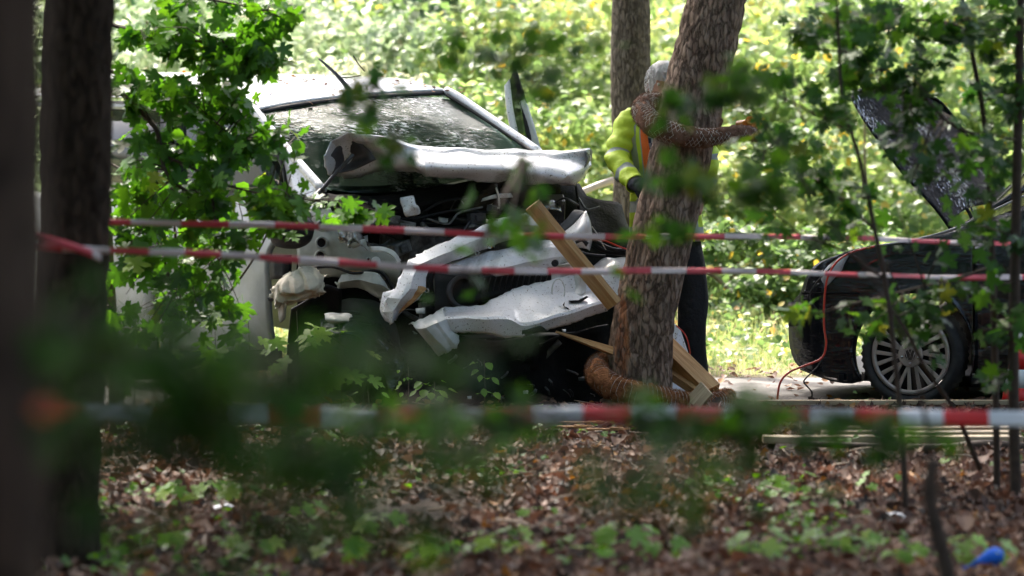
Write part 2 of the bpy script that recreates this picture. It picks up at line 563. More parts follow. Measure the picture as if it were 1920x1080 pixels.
M['litter'] = leaf_mat('dead_leaf', [(0, (.022, .014, .010)), (.35, (.070, .034, .020)), (.6, (.165, .082, .050)), (.82, (.24, .145, .10)), (.95, (.38, .25, .17)), (1, (.30, .14, .03))], .15, gloss=.35, rough=.6)
# ---------------------------------------------------------------- scattering leaves as geometry
def rotmats(normal, tip):
    """Batches of rotation matrices from leaf normals and rough tip directions."""
    n = normal / np.linalg.norm(normal, axis=1, keepdims=True)
    t = tip - n * np.sum(tip * n, 1, keepdims=True)
    t /= np.linalg.norm(t, axis=1, keepdims=True) + 1e-9
    x = np.cross(t, n)
    return np.stack([x, t, n], axis=2)

def scatter(name, tmpl, pos, Rm, sc, tint, mat, parent=None, loc=None):
    tv, tf = tmpl
    tv = np.array(tv, float)
    n, k = len(pos), len(tv)
    V = np.einsum('nij,kj->nki', Rm, tv) * np.asarray(sc)[:, None, None] + np.asarray(pos)[:, None, :]
    off = MESH_OFF[parent.name] if parent is not None else Vector(loc or (0, 0, 0))
    V = V.reshape(-1, 3) - np.array(off)
    sizes = np.array([len(f) for f in tf])
    flat = np.concatenate([np.array(f) for f in tf])
    loops = (flat[None, :] + (np.arange(n) * k)[:, None]).reshape(-1)
    me = bpy.data.meshes.new(name)
    me.vertices.add(n * k)
    me.vertices.foreach_set('co', V.reshape(-1))
    me.loops.add(len(loops))
    me.loops.foreach_set('vertex_index', loops.astype(np.int32))
    me.polygons.add(n * len(tf))
    ls = np.concatenate([[0], np.cumsum(np.tile(sizes, n))[:-1]])
    me.polygons.foreach_set('loop_start', ls.astype(np.int32))
    me.update(calc_edges=True)
    a = me.attributes.new('tint', 'FLOAT', 'POINT')
    a.data.foreach_set('value', np.repeat(np.clip(tint, 0, 1), k).astype(np.float32))
    o = link(name, me, mat, parent, off)
    if parent is None and loc is not None: o.location = loc
    return o

HALF = [(0, 0), (.16, -.07), (.36, -.10), (.38, .04), (.52, .10), (.40, .17), (.30, .23), (.46, .32), (.60, .40), (.60, .50), (.72, .66),
        (.54, .62), (.42, .67), (.22, .53), (.21, .68), (.29, .80), (.13, .84), (0, 1.06)]
def maple_template(fold=.12, droop=.2, seed=0, petiole=.5):
    r = random.Random(seed)
    out = [(x * (1 + r.uniform(-.06, .06)), y + r.uniform(-.015, .015)) for x, y in HALF]
    left = [(-x * (1 + r.uniform(-.06, .06)), y + r.uniform(-.015, .015)) for x, y in reversed(out[1:-1])]
    pts = out + left
    z = lambda x, y: fold * abs(x) - droop * (y - .2) ** 2 - .16 * x * x + .02 * math.sin(9 * x + seed) + .02 * math.cos(8 * y)
    V = [(x, y, z(x, y)) for x, y in pts]
    V.append((0, .30, z(0, .30)))
    c = len(V) - 1
    n = len(pts)
    F = [(c, i, (i + 1) % n) for i in range(n)]
    if petiole:
        b = len(V)
        V += [(-.012, 0, 0), (.012, 0, 0), (.01, -petiole, .06), (-.01, -petiole, .06)]
        F.append((b, b + 1, b + 2, b + 3))
    return V, F
def oval_template(w=.42, tip=1.0, cup=.1, seed=0):
    xs = [(0, 0), (.6 * w, .16), (w, .42), (.78 * w, .70), (0, tip), (-.78 * w, .70), (-w, .42), (-.6 * w, .16)]
    V = [(x, y, cup * abs(x) * 1.5 - .12 * y * y) for x, y in xs] + [(0, .45, -.03)]
    return V, [(8, i, (i + 1) % 8) for i in range(8)]
SIMPLE = ([(0, 0, 0), (.36, .35, .07), (.27, .75, .02), (0, 1, -.12), (-.27, .75, .02), (-.36, .35, .07), (0, .5, -.03)],
          [(6, 0, 1), (6, 1, 2), (6, 2, 3), (6, 3, 4), (6, 4, 5), (6, 5, 0)])
QUAD = ([(0, 0, 0), (.4, .45, .08), (0, 1, -.1), (-.4, .45, .08)], [(0, 1, 2), (0, 2, 3)])
MAPLES = [maple_template(seed=i, fold=.05 + .06 * i, droop=.1 + .08 * i) for i in range(4)]
OVALS = [oval_template(.34, 1, .1), oval_template(.45, .95, .25)]

def leaf_mesh(name, tmpl, mat):
    me = bpy.data.meshes.new(name)
    me.from_pydata(tmpl[0], [], tmpl[1])
    me.materials.append(mat)
    me.polygons.foreach_set('use_smooth', [True] * len(me.polygons))
    me.update()
    return me

def rand_rot(n, up=(0, -.5, .7), spread=.75, down=.5):
    nrm = N.normal(size=(n, 3)) * spread + np.array(up)
    tip = N.normal(size=(n, 3)) + np.array([0, -.2, -down * 2])
    return rotmats(nrm, tip)

M['leaf_ground'] = leaf_mat('creeping_leaf', [(0, (.05, .12, .015)), (.6, (.10, .24, .02)), (1, (.17, .33, .03))], .45)
# ---------------------------------------------------------------- the setting
def gz(x, y):
    """height of the forest floor"""
    w = max(0.0, min(1.0, (23.4 - y) / 1.5)) + max(0.0, min(1.0, (y - 27.5) / 2.0))
    return w * (0.05 * mnoise.noise(Vector((x * .7, y * .7, 3))) + .025 * mnoise.noise(Vector((x * 2.1, y * 2.1, 9))))

def terrain():
    ys = list(np.arange(-6, 12, 1.0)) + list(np.arange(12, 34, .16)) + list(np.arange(34, 80, 1.5)) + [90, 120, 200, 400, 900]
    xs = [-500, -200, -80, -40, -20, -12, -8] + list(np.arange(-6, 6.01, .16)) + [8, 12, 20, 40, 80, 200, 500]
    V = [(x, y, gz(x, y)) for y in ys for x in xs]
    nx = len(xs)
    F = [(j * nx + i, j * nx + i + 1, (j + 1) * nx + i + 1, (j + 1) * nx + i) for j in range(len(ys) - 1) for i in range(nx - 1)]
    m, t, b, L = new_mat('forest_soil')
    n = noise_fac(t, 3, 8, .7)
    r = ramp(t, [(.3, (.018, .012, .008)), (.5, (.045, .028, .019)), (.7, (.09, .06, .04))])
    n2 = noise_fac(t, .8, 6, .6)
    g = ramp(t, [(.35, (.12, .16, .04)), (.6, (.25, .24, .10)), (.8, (.30, .22, .13))])
    L.new(n.outputs['Fac'], r.inputs[0]); L.new(n2.outputs['Fac'], g.inputs[0])
    sx = t.nodes.new('ShaderNodeSeparateXYZ'); tc = t.nodes.new('ShaderNodeTexCoord')
    L.new(tc.outputs['Object'], sx.inputs[0])
    mr = t.nodes.new('ShaderNodeMapRange')
    mr.inputs['From Min'].default_value = 26.6; mr.inputs['From Max'].default_value = 27.6
    L.new(sx.outputs['Y'], mr.inputs['Value'])
    mx = t.nodes.new('ShaderNodeMix'); mx.data_type = 'RGBA'
    L.new(mr.outputs[0], mx.inputs['Factor']); L.new(r.outputs[0], mx.inputs['A']); L.new(g.outputs[0], mx.inputs['B'])
    L.new(mx.outputs['Result'], b.inputs['Base Color'])
    b.inputs['Roughness'].default_value = .95
    bump(t, n.outputs['Fac'], 1, .05, b)
    tag(mesh('ground', V, F, m), kind='structure')
terrain()

def road():
    m, t, b, L = new_mat('asphalt')
    n = noise_fac(t, 60, 4, .7); n2 = noise_fac(t, 1.3, 5, .6)
    r = ramp(t, [(.3, (.06, .058, .055)), (.7, (.15, .143, .135))])
    L.new(n.outputs['Fac'], r.inputs[0])
    r2 = ramp(t, [(.35, (.6, .58, .54)), (.65, (1.15, 1.1, 1.05))])
    L.new(n2.outputs['Fac'], r2.inputs[0])
    mx = t.nodes.new('ShaderNodeMix'); mx.data_type = 'RGBA'; mx.blend_type = 'MULTIPLY'; mx.inputs['Factor'].default_value = 1
    L.new(r.outputs[0], mx.inputs['A']); L.new(r2.outputs[0], mx.inputs['B'])
    L.new(mx.outputs['Result'], b.inputs['Base Color'])
    b.inputs['Roughness'].default_value = .8
    bump(t, n.outputs['Fac'], .6, .006, b)
    V, F = [], []
    xs = np.arange(-40, 40.1, .25)
    for x in xs:
        a = 23.75 + .05 * mnoise.noise(Vector((x * 1.4, 0, 0))) + x * .02
        c = 26.55 + .12 * mnoise.noise(Vector((x * 1.1, 5, 0))) + x * .02
        V += [(x, a, -.05), (x, a + .03, .012), (x, (a + c) / 2, .03), (x, c - .03, .012), (x, c, -.05)]
    for i in range(len(xs) - 1):
        for j in range(4):
            F.append((i * 5 + j, (i + 1) * 5 + j, (i + 1) * 5 + j + 1, i * 5 + j + 1))
    tag(mesh('road', V, F, m), kind='structure')
road()

# leaf litter, thicker towards the photographer
def litter():
    n = 66000
    y = 13.6 + (N.random(n) ** .8) * 10.3
    x = (N.random(n) - .5) * 2 * (y * .13 + 1.1)
    keep = ~((x > -2.6) & (y > 23.3) & (x < .75)) & ~((x > 1.25) & (y > 20.5) & (y < 21.5) & (N.random(n) > .04))
    keep &= np.array([mnoise.noise(Vector((a_ * 1.1, c_ * .6, 8))) > -.52 + .3 * (R.random() - .5) for a_, c_ in zip(x, y)])
    x, y = x[keep], y[keep]
    n = len(x)
    z = np.array([gz(a, b) for a, b in zip(x, y)]) + N.random(n) * .05
    nrm = np.stack([N.normal(size=n) * .6, N.normal(size=n) * .6 - .25, np.ones(n)], 1)
    Rm = rotmats(nrm, N.normal(size=(n, 3)))
    sc = N.uniform(.016, .058, n) * (1 + .35 * (N.random(n) > .93))
    tint = np.clip(N.normal(.46, .26, n) + np.array([.22 * mnoise.noise(Vector((a * .9, c * .9, 0))) for a, c in zip(x, y)]), 0, 1)
    pos = np.stack([x, y, z], 1)
    h = n // 2
    curl = lambda tm, k: ([(a, b, c * 1.0 + k * a * a + .35 * (b - .4) ** 2) for a, b, c in tm[0]], tm[1])
    o1 = scatter('leaf_litter', curl(maple_template(petiole=.4, seed=9), .9), pos[:h], Rm[:h], sc[:h], tint[:h], M['litter'])
    tag(o1, kind='stuff')
    o2 = scatter('leaf_litter', curl(OVALS[1], 1.2), pos[h:], Rm[h:], sc[h:] * 1.2, tint[h:], M['litter'])
    tag(o2, kind='stuff')
    m_ = 420
    y = 13.8 + N.random(m_) * 9.6; x = (N.random(m_) - .5) * 2 * (y * .13 + .4)
    g = Geo()
    for a_, c_ in zip(x, y):
        th = R.uniform(0, 3.14); l = R.uniform(.05, .30); z0 = gz(a_, c_) + .04
        p = Vector((a_, c_, z0)); q = p + Vector((math.cos(th) * l, math.sin(th) * l, R.uniform(-.02, .05)))
        g.tube([p, p.lerp(q, .5) + Vector((0, .02, .01)), q], R.uniform(.002, .005), 4)
    tag(g.build('twig_litter', M['twig_pale'], None), kind='stuff')
    m_ = 5200
    y = 13.8 + N.random(m_) ** .85 * 9.8; x = (N.random(m_) - .5) * 2 * (y * .13 + .4)
    kp = np.array([mnoise.noise(Vector((a_ * 1.3, c_ * .8, 4))) + (.22 if a_ < -.6 else 0) + (.12 if c_ < 16.5 else 0) > .20 + .25 * R.random() for a_, c_ in zip(x, y)])
    x, y = x[kp], y[kp]; m_ = len(x)
    z = np.array([gz(a_, c_) for a_, c_ in zip(x, y)]) + .03 + N.random(m_) * .09
    o4 = scatter('creeping_plants', OVALS[1], np.stack([x, y, z], 1), rotmats(np.stack([N.normal(size=m_) * .4, N.normal(size=m_) * .4 - .3, np.ones(m_)], 1), N.normal(size=(m_, 3))),
                 N.uniform(.02, .05, m_), N.random(m_), M['leaf_ground'])
    tag(o4, kind='stuff')
    # fallen leaves on the road and under the wreck
    n = 2600
    y = N.uniform(23.8, 27.2, n); x = N.uniform(-4, 4.4, n)
    edge = (N.random(n) < (.25 + .75 * (np.abs(y - 25.2) > 1.1)))
    x, y = x[edge], y[edge]; n = len(x)
    nrm = np.stack([N.normal(size=n) * .4, N.normal(size=n) * .4 - .2, np.ones(n)], 1)
    o3 = scatter('road_edge_leaves', curl(OVALS[0], 1), np.stack([x, y, np.full(n, .035)], 1), rotmats(nrm, N.normal(size=(n, 3))),
                 N.uniform(.03, .07, n), np.clip(N.normal(.75, .2, n), 0, 1), M['litter'])
    tag(o3, kind='stuff')
litter()

# grass and low weeds beyond the road
def verge():
    n = 30000
    y = 26.9 + N.random(n) ** 1.3 * 9
    x = (N.random(n) - .5) * 2 * (y * .13 + .6)
    blade = ([(-.016, 0, 0), (.016, 0, 0), (.012, .06, .5), (-.012, .06, .5), (0, .22, .95)], [(0, 1, 2, 3), (3, 2, 4)])
    nrm = np.stack([N.normal(size=n) * .3, N.normal(size=n) * .3, np.ones(n)], 1)
    h = N.uniform(.06, .26, n) * (.6 + .7 * (y > 29))
    tint = np.clip(N.normal(.5, .27, n), 0, 1)
    o = scatter('verge_grass', blade, np.stack([x, y, np.zeros(n)], 1), rotmats(nrm, N.normal(size=(n, 3))), h, tint, M['grass'])
    tag(o, kind='stuff')
    n = 30000
    y = 27.6 + N.random(n) * 9
    x = (N.random(n) - .5) * 2 * (y * .13 + .6)
    z = N.random(n) ** 1.5 * np.clip((y - 27) * .10, .05, .6)
    o = scatter('verge_weeds', SIMPLE, np.stack([x, y, z], 1), rand_rot(n, (0, -.4, .9), .6, .1), N.uniform(.03, .075, n), np.clip(N.normal(.45, .27, n), 0, 1), M['leaf_bg'])
    tag(o, kind='stuff')
verge()

# ---------------------------------------------------------------- bushes and trees beyond the road
def leaf_cloud(centre, rad3, n, clumps, sz, tint, mat, parent, name='foliage', spread=.28, tmpl=SIMPLE, up=(0, -.3, .8)):
    c = np.array(centre); r3 = np.array(rad3)
    cl = N.normal(size=(clumps, 3)); cl /= np.linalg.norm(cl, axis=1, keepdims=True)
    cl = c + cl * (N.random((clumps, 1)) ** .45) * r3
    k = N.integers(0, clumps, n)
    pos = cl[k] + N.normal(size=(n, 3)) * spread * np.array([1.15, 1, .5]) * (r3.mean() * .42)
    pos[:, 2] = np.maximum(pos[:, 2], .04)
    tt = np.clip(N.normal(tint, .10, n) + (N.random(clumps)[k] - .5) * .5, 0, .99)
    rare = N.random(n) < .03
    tt[~rare] *= .90
    tt[rare] = .93
    o = scatter(name, tmpl, pos, rand_rot(n, up, .6, .35), N.uniform(sz * .6, sz * 1.2, n), tt, mat, parent)
    tag(o, kind='stuff')
    return cl

def bush(px, d, w, h, n, sz0, tint, mat, label, cat='bush', name='bush', z0=0.0, stems=4, group='bushes beyond the road', clumps=None, tmpl=SIMPLE, stemmat='twig_pale'):
    x = (px - 960) / 8000 * d; sz = sz0 * 1.25
    t = root(name, (x, d, 0), label, cat, group)
    cl = leaf_cloud((x, d, z0 + h / 2), (w / 2, w * .35, h / 2), n, clumps or int(22 + w * h * 5), sz, tint, M[mat], t, tmpl=tmpl)
    for i in range(stems):
        e = cl[R.randrange(len(cl))]
        b = Vector((x + R.uniform(-.25, .25), d + R.uniform(-.2, .2), -.05))
        e = Vector(e)
        mid = b.lerp(e, .5) + Vector((R.uniform(-.15, .15), 0, .25))
        V, F = tube_geo(smooth_path([b, mid, e], 6), [.022 - .0013 * k for k in range(13)], 6)
        mesh('stem', V, F, M[stemmat], t)
    return t

bush(1000, 33.5, 3.2, 1.9, 6500, .075, .62, 'leaf_bg', 'yellow green bush right behind the wrecked van, thick with small oval leaves')
bush(1120, 38, 4.2, 3.6, 8000, .085, .70, 'leaf_bg', 'tall pale yellow bush rising above the open van door')
bush(760, 37, 3.6, 3.0, 6500, .08, .45, 'leaf_bg', 'light green bush behind the van roof with a few yellow leaves')
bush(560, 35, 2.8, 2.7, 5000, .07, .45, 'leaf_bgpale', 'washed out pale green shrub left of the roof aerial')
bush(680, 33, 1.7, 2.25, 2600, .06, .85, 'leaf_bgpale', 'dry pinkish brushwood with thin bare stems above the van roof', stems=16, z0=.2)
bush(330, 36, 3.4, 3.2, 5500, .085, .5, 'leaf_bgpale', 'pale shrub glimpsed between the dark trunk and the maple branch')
bush(1380, 34, 2.3, 1.75, 4800, .07, .52, 'leaf_bg', 'green bush right of the leaning trunk, behind the person')
bush(1430, 31, 1.5, .95, 2600, .06, .30, 'leaf_bg', 'low leafy clump at the edge of the grass between trunk and dark car')
bush(1600, 36, 3.4, 2.7, 7000, .08, .48, 'leaf_bg', 'broad bright bush behind the raised bonnet')
bush(1850, 38, 3.6, 3.4, 7000, .085, .5, 'leaf_bg', 'leafy bush behind the right hand end of the raised bonnet')
bush(1330, 41, 4.4, 3.8, 7500, .09, .58, 'leaf_bg', 'tall bush seen above the coir ring on the leaning trunk')
bush(1200, 31.5, 1.4, .9, 2200, .06, .35, 'leaf_bg', 'small bright clump between the van and the rear trunk')
bush(1700, 31, 2.2, .8, 3000, .055, .42, 'leaf_bg', 'low green growth behind the dark car wheel')
# branches that hang into the picture from trees behind
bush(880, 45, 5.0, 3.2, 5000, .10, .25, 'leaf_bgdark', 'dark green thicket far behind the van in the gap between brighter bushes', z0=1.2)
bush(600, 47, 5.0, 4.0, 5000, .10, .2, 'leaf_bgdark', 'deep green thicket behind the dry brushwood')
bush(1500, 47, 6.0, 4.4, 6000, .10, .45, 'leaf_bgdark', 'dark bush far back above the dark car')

def far_wood():
    n = 42000
    pos = np.stack([N.uniform(-13, 13, n), N.uniform(52, 64, n), N.random(n) * 8.5], 1)
    cl = N.random(n)
    o = scatter('far_wood', SIMPLE, pos, rand_rot(n, (0, -.4, .8), .5, .3), N.uniform(.14, .30, n), np.clip(.40 + np.array([.5 * mnoise.noise(Vector((q[0] * .55, 1, q[2] * .7))) for q in pos]) + N.normal(0, .08, n), 0, .9), M['leaf_bg'])
    tag(o, kind='stuff')
    # wooded rise that closes the view further out
    V, F = [], []
    nx, nz = 80, 14
    for j in range(nz):
        for i in range(nx):
            x = -90 + 180 * i / (nx - 1); z = -1 + 26 * j / (nz - 1)
            V.append((x, 72 + z * .9 + 3.5 * mnoise.noise(Vector((x * .12, 0, z * .2))), z))
    F = [(j * nx + i, j * nx + i + 1, (j + 1) * nx + i + 1, (j + 1) * nx + i) for j in range(nz - 1) for i in range(nx - 1)]
    m = simple('wooded_slope', (.05, .10, .025), (.17, .24, .06), .9, scale=1.5, detail=9, bmp=.4, bscale=2.5)
    tag(mesh('hillside', V, F, m), kind='structure')
far_wood()

def wood_around():
    """the same wood, carrying on behind and beside the photographer"""
    n = 18000
    th = N.uniform(0, 1, n)
    pos = np.zeros((n, 3))
    k = n * 5 // 11
    pos[:k] = np.stack([N.uniform(-22, 22, k), N.uniform(-14, -7, k), N.random(k) * 12], 1)
    m = n - k; h = m // 2
    pos[k:k + h] = np.stack([N.uniform(-12, -6.5, h), N.uniform(-8, 27, h), N.random(h) * 11], 1)
    pos[k + h:] = np.stack([N.uniform(10, 16, m - h), N.uniform(-8, 27, m - h), N.random(m - h) * 11], 1)
    o = scatter('surrounding_wood', QUAD, pos, rand_rot(n, (0, -.1, .5), .8, .2), N.uniform(.5, .85, n), N.random(n), M['leaf_dark_a'])
    tag(o, kind='stuff')
wood_around()

# ---------------------------------------------------------------- trunks
def trunk(parent, pts, radii, mat, nu=96, nh=260, amp=.012, fu=9.0, scrape=None, world_pts=False):
    W = smooth_path([Vector(p) if world_pts else P(*p) for p in pts], 12)
    seg = np.linalg.norm(np.diff(W, axis=0), axis=1); L = np.concatenate([[0], np.cumsum(seg)])
    rr = upsample(np.array(radii, float)[:, None], 12, 0)[:, 0]
    V, sc = [], []
    for j in range(nh):
        s = L[-1] * j / (nh - 1)
        c = Vector([float(np.interp(s, L, W[:, k])) for k in range(3)])
        r = float(np.interp(s, L, rr))
        for i in range(nu):
            a = 2 * math.pi * i / nu
            q = Vector((math.cos(a) * r, math.sin(a) * r, 0))
            p = c + q
            low = mnoise.noise(Vector((math.cos(a) * 1.3, math.sin(a) * 1.3, s * 1.2))) * r * .13
            w = Vector((q.x * fu, q.y * fu, s * fu * .42))
            w2 = w + mnoise.noise_vector(w * .8) * .8
            rid = 1 - abs(mnoise.noise(w2 * 1.4)) * 3.2
            fine = mnoise.noise(w2 * 4.2) * .35
            V.append(p + q.normalized() * (low - max(0, rid) * amp + fine * amp))
            sc.append(scrape(p, a) if scrape else 0.0)
    F = [(j * nu + i, j * nu + (i + 1) % nu, (j + 1) * nu + (i + 1) % nu, (j + 1) * nu + i) for j in range(nh - 1) for i in range(nu)]
    F += [tuple(range(nu - 1, -1, -1)), tuple(range((nh - 1) * nu, nh * nu))]
    o = mesh('trunk', V, F, mat, parent)
    if scrape:
        a = o.data.attributes.new('scrape', 'FLOAT', 'POINT')
        a.data.foreach_set('value', np.array(sc, np.float32))
    return o

def limb_geo(a, b, r0, r1, sag=.3, k=8):
    a, b = Vector(a), Vector(b)
    m = a.lerp(b, .5) + Vector((R.uniform(-.2, .2), R.uniform(-.2, .2), sag))
    W = smooth_path([a, m, b], k)
    return tube_geo(W, np.linspace(r0, r1, len(W)), 7)

def crown(parent, top, centre, r3, n, sz, mat, limbs=7):
    cl = leaf_cloud(centre, r3, n, 60, sz, .5, M[mat], parent, name='crown', spread=.5, tmpl=QUAD, up=(0, 0, 1))
    g = Geo()
    for i in range(limbs):
        g.add(*limb_geo(Vector(top) - Vector((0, 0, R.uniform(0, 1.0))), cl[R.randrange(len(cl))], .07, .015))
    g.build('limb', M['bark_dark'], parent)

tl = root('maple_tree', P(1200, 775, 23.6), 'leaning rough barked tree with a scraped base, wedged against the crumpled van front', 'tree')
def scr(p, a):
    c = P(1168, 640, 23.5)
    dx = (p.x - c.x) / .06; dz = (p.z - c.z) / .40
    return max(0, .82 - (dx * dx + dz * dz) * .6) if p.y < 23.66 else 0
trunk(tl, [(1196, 800, 23.6), (1200, 735, 23.6), (1210, 600, 23.6), (1239, 450, 23.6), (1268, 320, 23.6), (1300, 190, 23.65), (1343, 0, 23.7), (1400, -300, 23.8), (1470, -900, 24.0), (1500, -1700, 24.2)],
      [.205, .195, .178, .178, .176, .174, .168, .155, .13, .08], M['bark'], nu=150, nh=620, amp=.010, fu=13, scrape=scr)
crown(tl, P(1490, -1500, 24.2), (2.9, 24.5, 8.6), (4.2, 4.2, 1.9), 9000, .24, 'leaf_dark_a')

tb = root('background_tree', P(1184, 700, 28.5), 'straight grey brown trunk standing behind the van and the person in the orange vest', 'tree')
trunk(tb, [(1186, 715, 28.5), (1186, 400, 28.5), (1184, 200, 28.5), (1183, 0, 28.5), (1188, -500, 28.5), (1180, -1500, 28.5)], [.15, .135, .132, .13, .115, .07], M['bark_grey'], nu=72, nh=300, amp=.006, fu=16)
crown(tb, P(1180, -1400, 28.5), (-.6, 28.3, 8.4), (3.4, 2.3, 1.6), 5200, .22, 'leaf_dark_a')

tn = root('dark_tree', P(130, 1140, 15.6), 'dark bark trunk at the left with the barrier tape wrapped round it', 'tree')
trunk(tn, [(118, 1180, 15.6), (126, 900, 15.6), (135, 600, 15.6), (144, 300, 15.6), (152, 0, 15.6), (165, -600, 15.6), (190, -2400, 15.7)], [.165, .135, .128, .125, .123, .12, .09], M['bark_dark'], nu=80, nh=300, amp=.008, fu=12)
crown(tn, P(190, -2300, 15.7), (-2.4, 19.0, 8.0), (4.2, 5.2, 1.8), 7800, .24, 'leaf_dark_a')

tf = root('near_tree', (-.78, 5.6, 0), 'out of focus smooth brown trunk at the left edge, nearest to the camera', 'tree')
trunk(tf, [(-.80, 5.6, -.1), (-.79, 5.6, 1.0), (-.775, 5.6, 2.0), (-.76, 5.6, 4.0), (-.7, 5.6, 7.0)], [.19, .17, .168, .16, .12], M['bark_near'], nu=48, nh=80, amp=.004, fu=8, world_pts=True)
crown(tf, (-.7, 5.6, 6.8), (-.2, 10.5, 7.8), (5.0, 6.5, 1.8), 8000, .26, 'leaf_dark_a')
# ---------------------------------------------------------------- the wrecked white van
VB = P(700, 760, 25.0); VB.z = 0
van = root('wrecked_van', VB, 'white van with its front torn open and bonnet folded up, pushed against the leaning tree', 'van')
def vs(name, rows, mat='white', **k): return sheet(name, rows, M[mat], van, **k)

# glass: crazed windscreen
def crazed_glass():
    m, t, b, L = new_mat('crazed_glass')
    b.inputs['Base Color'].default_value = (.10, .14, .12, 1)
    b.inputs['Roughness'].default_value = .10
    b.inputs['Specular IOR Level'].default_value = .45
    b.inputs['Coat Weight'].default_value = .12
    b.inputs['Coat Roughness'].default_value = .05
    tc = t.nodes.new('ShaderNodeTexCoord')
    mp = t.nodes.new('ShaderNodeMapping'); mp.inputs['Rotation'].default_value = (0, rad(35), 0); mp.inputs['Scale'].default_value = (.45, 1, 1.6)
    L.new(tc.outputs['Object'], mp.inputs[0])
    v = t.nodes.new('ShaderNodeTexVoronoi'); v.inputs['Scale'].default_value = 42
    L.new(mp.outputs[0], v.inputs['Vector'])
    n = noise_fac(t, 2.2, 5, .6)
    r = ramp(t, [(.42, (0, 0, 0)), (.62, (1, 1, 1))]); L.new(n.outputs['Fac'], r.inputs[0])
    mu = t.nodes.new('ShaderNodeMath'); mu.operation = 'MULTIPLY'
    L.new(v.outputs['Color'], mu.inputs[0]); L.new(r.outputs[0], mu.inputs[1])
    bump(t, mu.outputs[0], 1.0, .008, b)
    v2 = t.nodes.new('ShaderNodeTexVoronoi'); v2.feature = 'DISTANCE_TO_EDGE'; v2.inputs['Scale'].default_value = 30
    L.new(mp.outputs[0], v2.inputs['Vector'])
    mpd = t.nodes.new('ShaderNodeMapping'); mpd.inputs['Rotation'].default_value = (0, rad(40), rad(20)); mpd.inputs['Scale'].default_value = (22, 60, 85)
    L.new(tc.outputs['Object'], mpd.inputs[0])
    nd = t.nodes.new('ShaderNodeTexNoise'); nd.inputs['Scale'].default_value = 1.0; nd.inputs['Detail'].default_value = 2
    L.new(mpd.outputs[0], nd.inputs['Vector'])
    r2 = ramp(t, [(.54, (0, 0, 0)), (.60, (1, 1, 1))]); L.new(nd.outputs['Fac'], r2.inputs[0])
    m3 = t.nodes.new('ShaderNodeMath'); m3.operation = 'MULTIPLY'
    L.new(r2.outputs[0], m3.inputs[0]); L.new(r.outputs[0], m3.inputs[1])
    c = t.nodes.new('ShaderNodeMix'); c.data_type = 'RGBA'
    L.new(m3.outputs[0], c.inputs['Factor'])
    c.inputs['A'].default_value = (.02, .035, .025, 1); c.inputs['B'].default_value = (.85, .90, .90, 1)
    L.new(c.outputs['Result'], b.inputs['Base Color'])
    # partly see-through
    tr = t.nodes.new('ShaderNodeBsdfTransparent'); tr.inputs[0].default_value = (.72, .85, .76, 1)
    mx = t.nodes.new('ShaderNodeMixShader')
    fr = t.nodes.new('ShaderNodeMath'); fr.operation = 'MULTIPLY_ADD'
    L.new(m3.outputs[0], fr.inputs[0]); fr.inputs[1].default_value = .6; fr.inputs[2].default_value = .38
    L.new(fr.outputs[0], mx.inputs[0]); L.new(tr.outputs[0], mx.inputs[1]); L.new(b.outputs[0], mx.inputs[2])
    L.new(mx.outputs[0], t.nodes['Material Output'].inputs[0])
    return m
M['crazed'] = crazed_glass()
def clear_glass():
    m, t, b, L = new_mat('side_glass')
    b.inputs['Base Color'].default_value = (.02, .03, .025, 1); b.inputs['Roughness'].default_value = .05
    b.inputs['Specular IOR Level'].default_value = .8
    tr = t.nodes.new('ShaderNodeBsdfTransparent'); tr.inputs[0].default_value = (.5, .58, .5, 1)
    mx = t.nodes.new('ShaderNodeMixShader'); mx.inputs[0].default_value = .45
    L.new(tr.outputs[0], mx.inputs[1]); L.new(b.outputs[0], mx.inputs[2]); L.new(mx.outputs[0], t.nodes['Material Output'].inputs[0])
    return m
M['glass'] = clear_glass()

def roof_mat():
    m = paint_white().copy(); m.name = 'white_roof_paint'
    return m
vs('roof', [
    [(480, 207, 24.8), (560, 193, 25.0), (660, 181, 25.2), (760, 174, 25.4), (838, 171, 25.6), (862, 182, 25.75)],
    [(430, 197, 25.0), (515, 178, 25.15), (612, 166, 25.35), (715, 158, 25.6), (795, 160, 25.8), (822, 176, 25.95)],
    [(375, 190, 25.2), (462, 166, 25.4), (560, 153, 25.6), (660, 147, 25.8), (748, 150, 26.05), (780, 168, 26.2)],
    [(230, 184, 25.9), (330, 153, 26.1), (430, 143, 26.3), (520, 141, 26.5), (600, 146, 26.75), (640, 162, 26.9)],
    [(40, 180, 27.1), (140, 148, 27.2), (240, 140, 27.4), (330, 139, 27.6), (400, 148, 27.9), (430, 165, 28.0)],
], up=(6, 6), thick=.01, crumple=.006, freq=3)
vs('windscreen', [
    [(482, 210, 24.79), (560, 197, 24.97), (660, 185, 25.17), (760, 178, 25.38), (836, 176, 25.58)],
    [(520, 258, 24.56), (610, 248, 24.66), (710, 236, 24.9), (815, 226, 25.12), (898, 215, 25.38)],
    [(560, 306, 24.34), (655, 304, 24.44), (760, 294, 24.68), (870, 274, 24.94), (958, 252, 25.18)],
    [(598, 352, 24.15), (690, 362, 24.2), (800, 350, 24.45), (910, 325, 24.72), (1005, 292, 25.0)],
], 'crazed', up=(7, 8), thick=.006, crumple=.012, freq=3.5)
vs('windscreen_seal', [
    [(476, 206, 24.8), (560, 192, 24.98), (660, 180, 25.18), (760, 173, 25.38), (840, 170, 25.58)],
    [(482, 211, 24.78), (560, 198, 24.96), (660, 186, 25.16), (760, 179, 25.36), (838, 177, 25.56)]], 'black', up=(2, 6), thick=.012)
tube('windscreen_pillar', [(836, 170, 25.58), (862, 184, 25.5), (905, 213, 25.36), (960, 250, 25.17), (1010, 284, 24.98)], .026, M['white'], van, n=8)
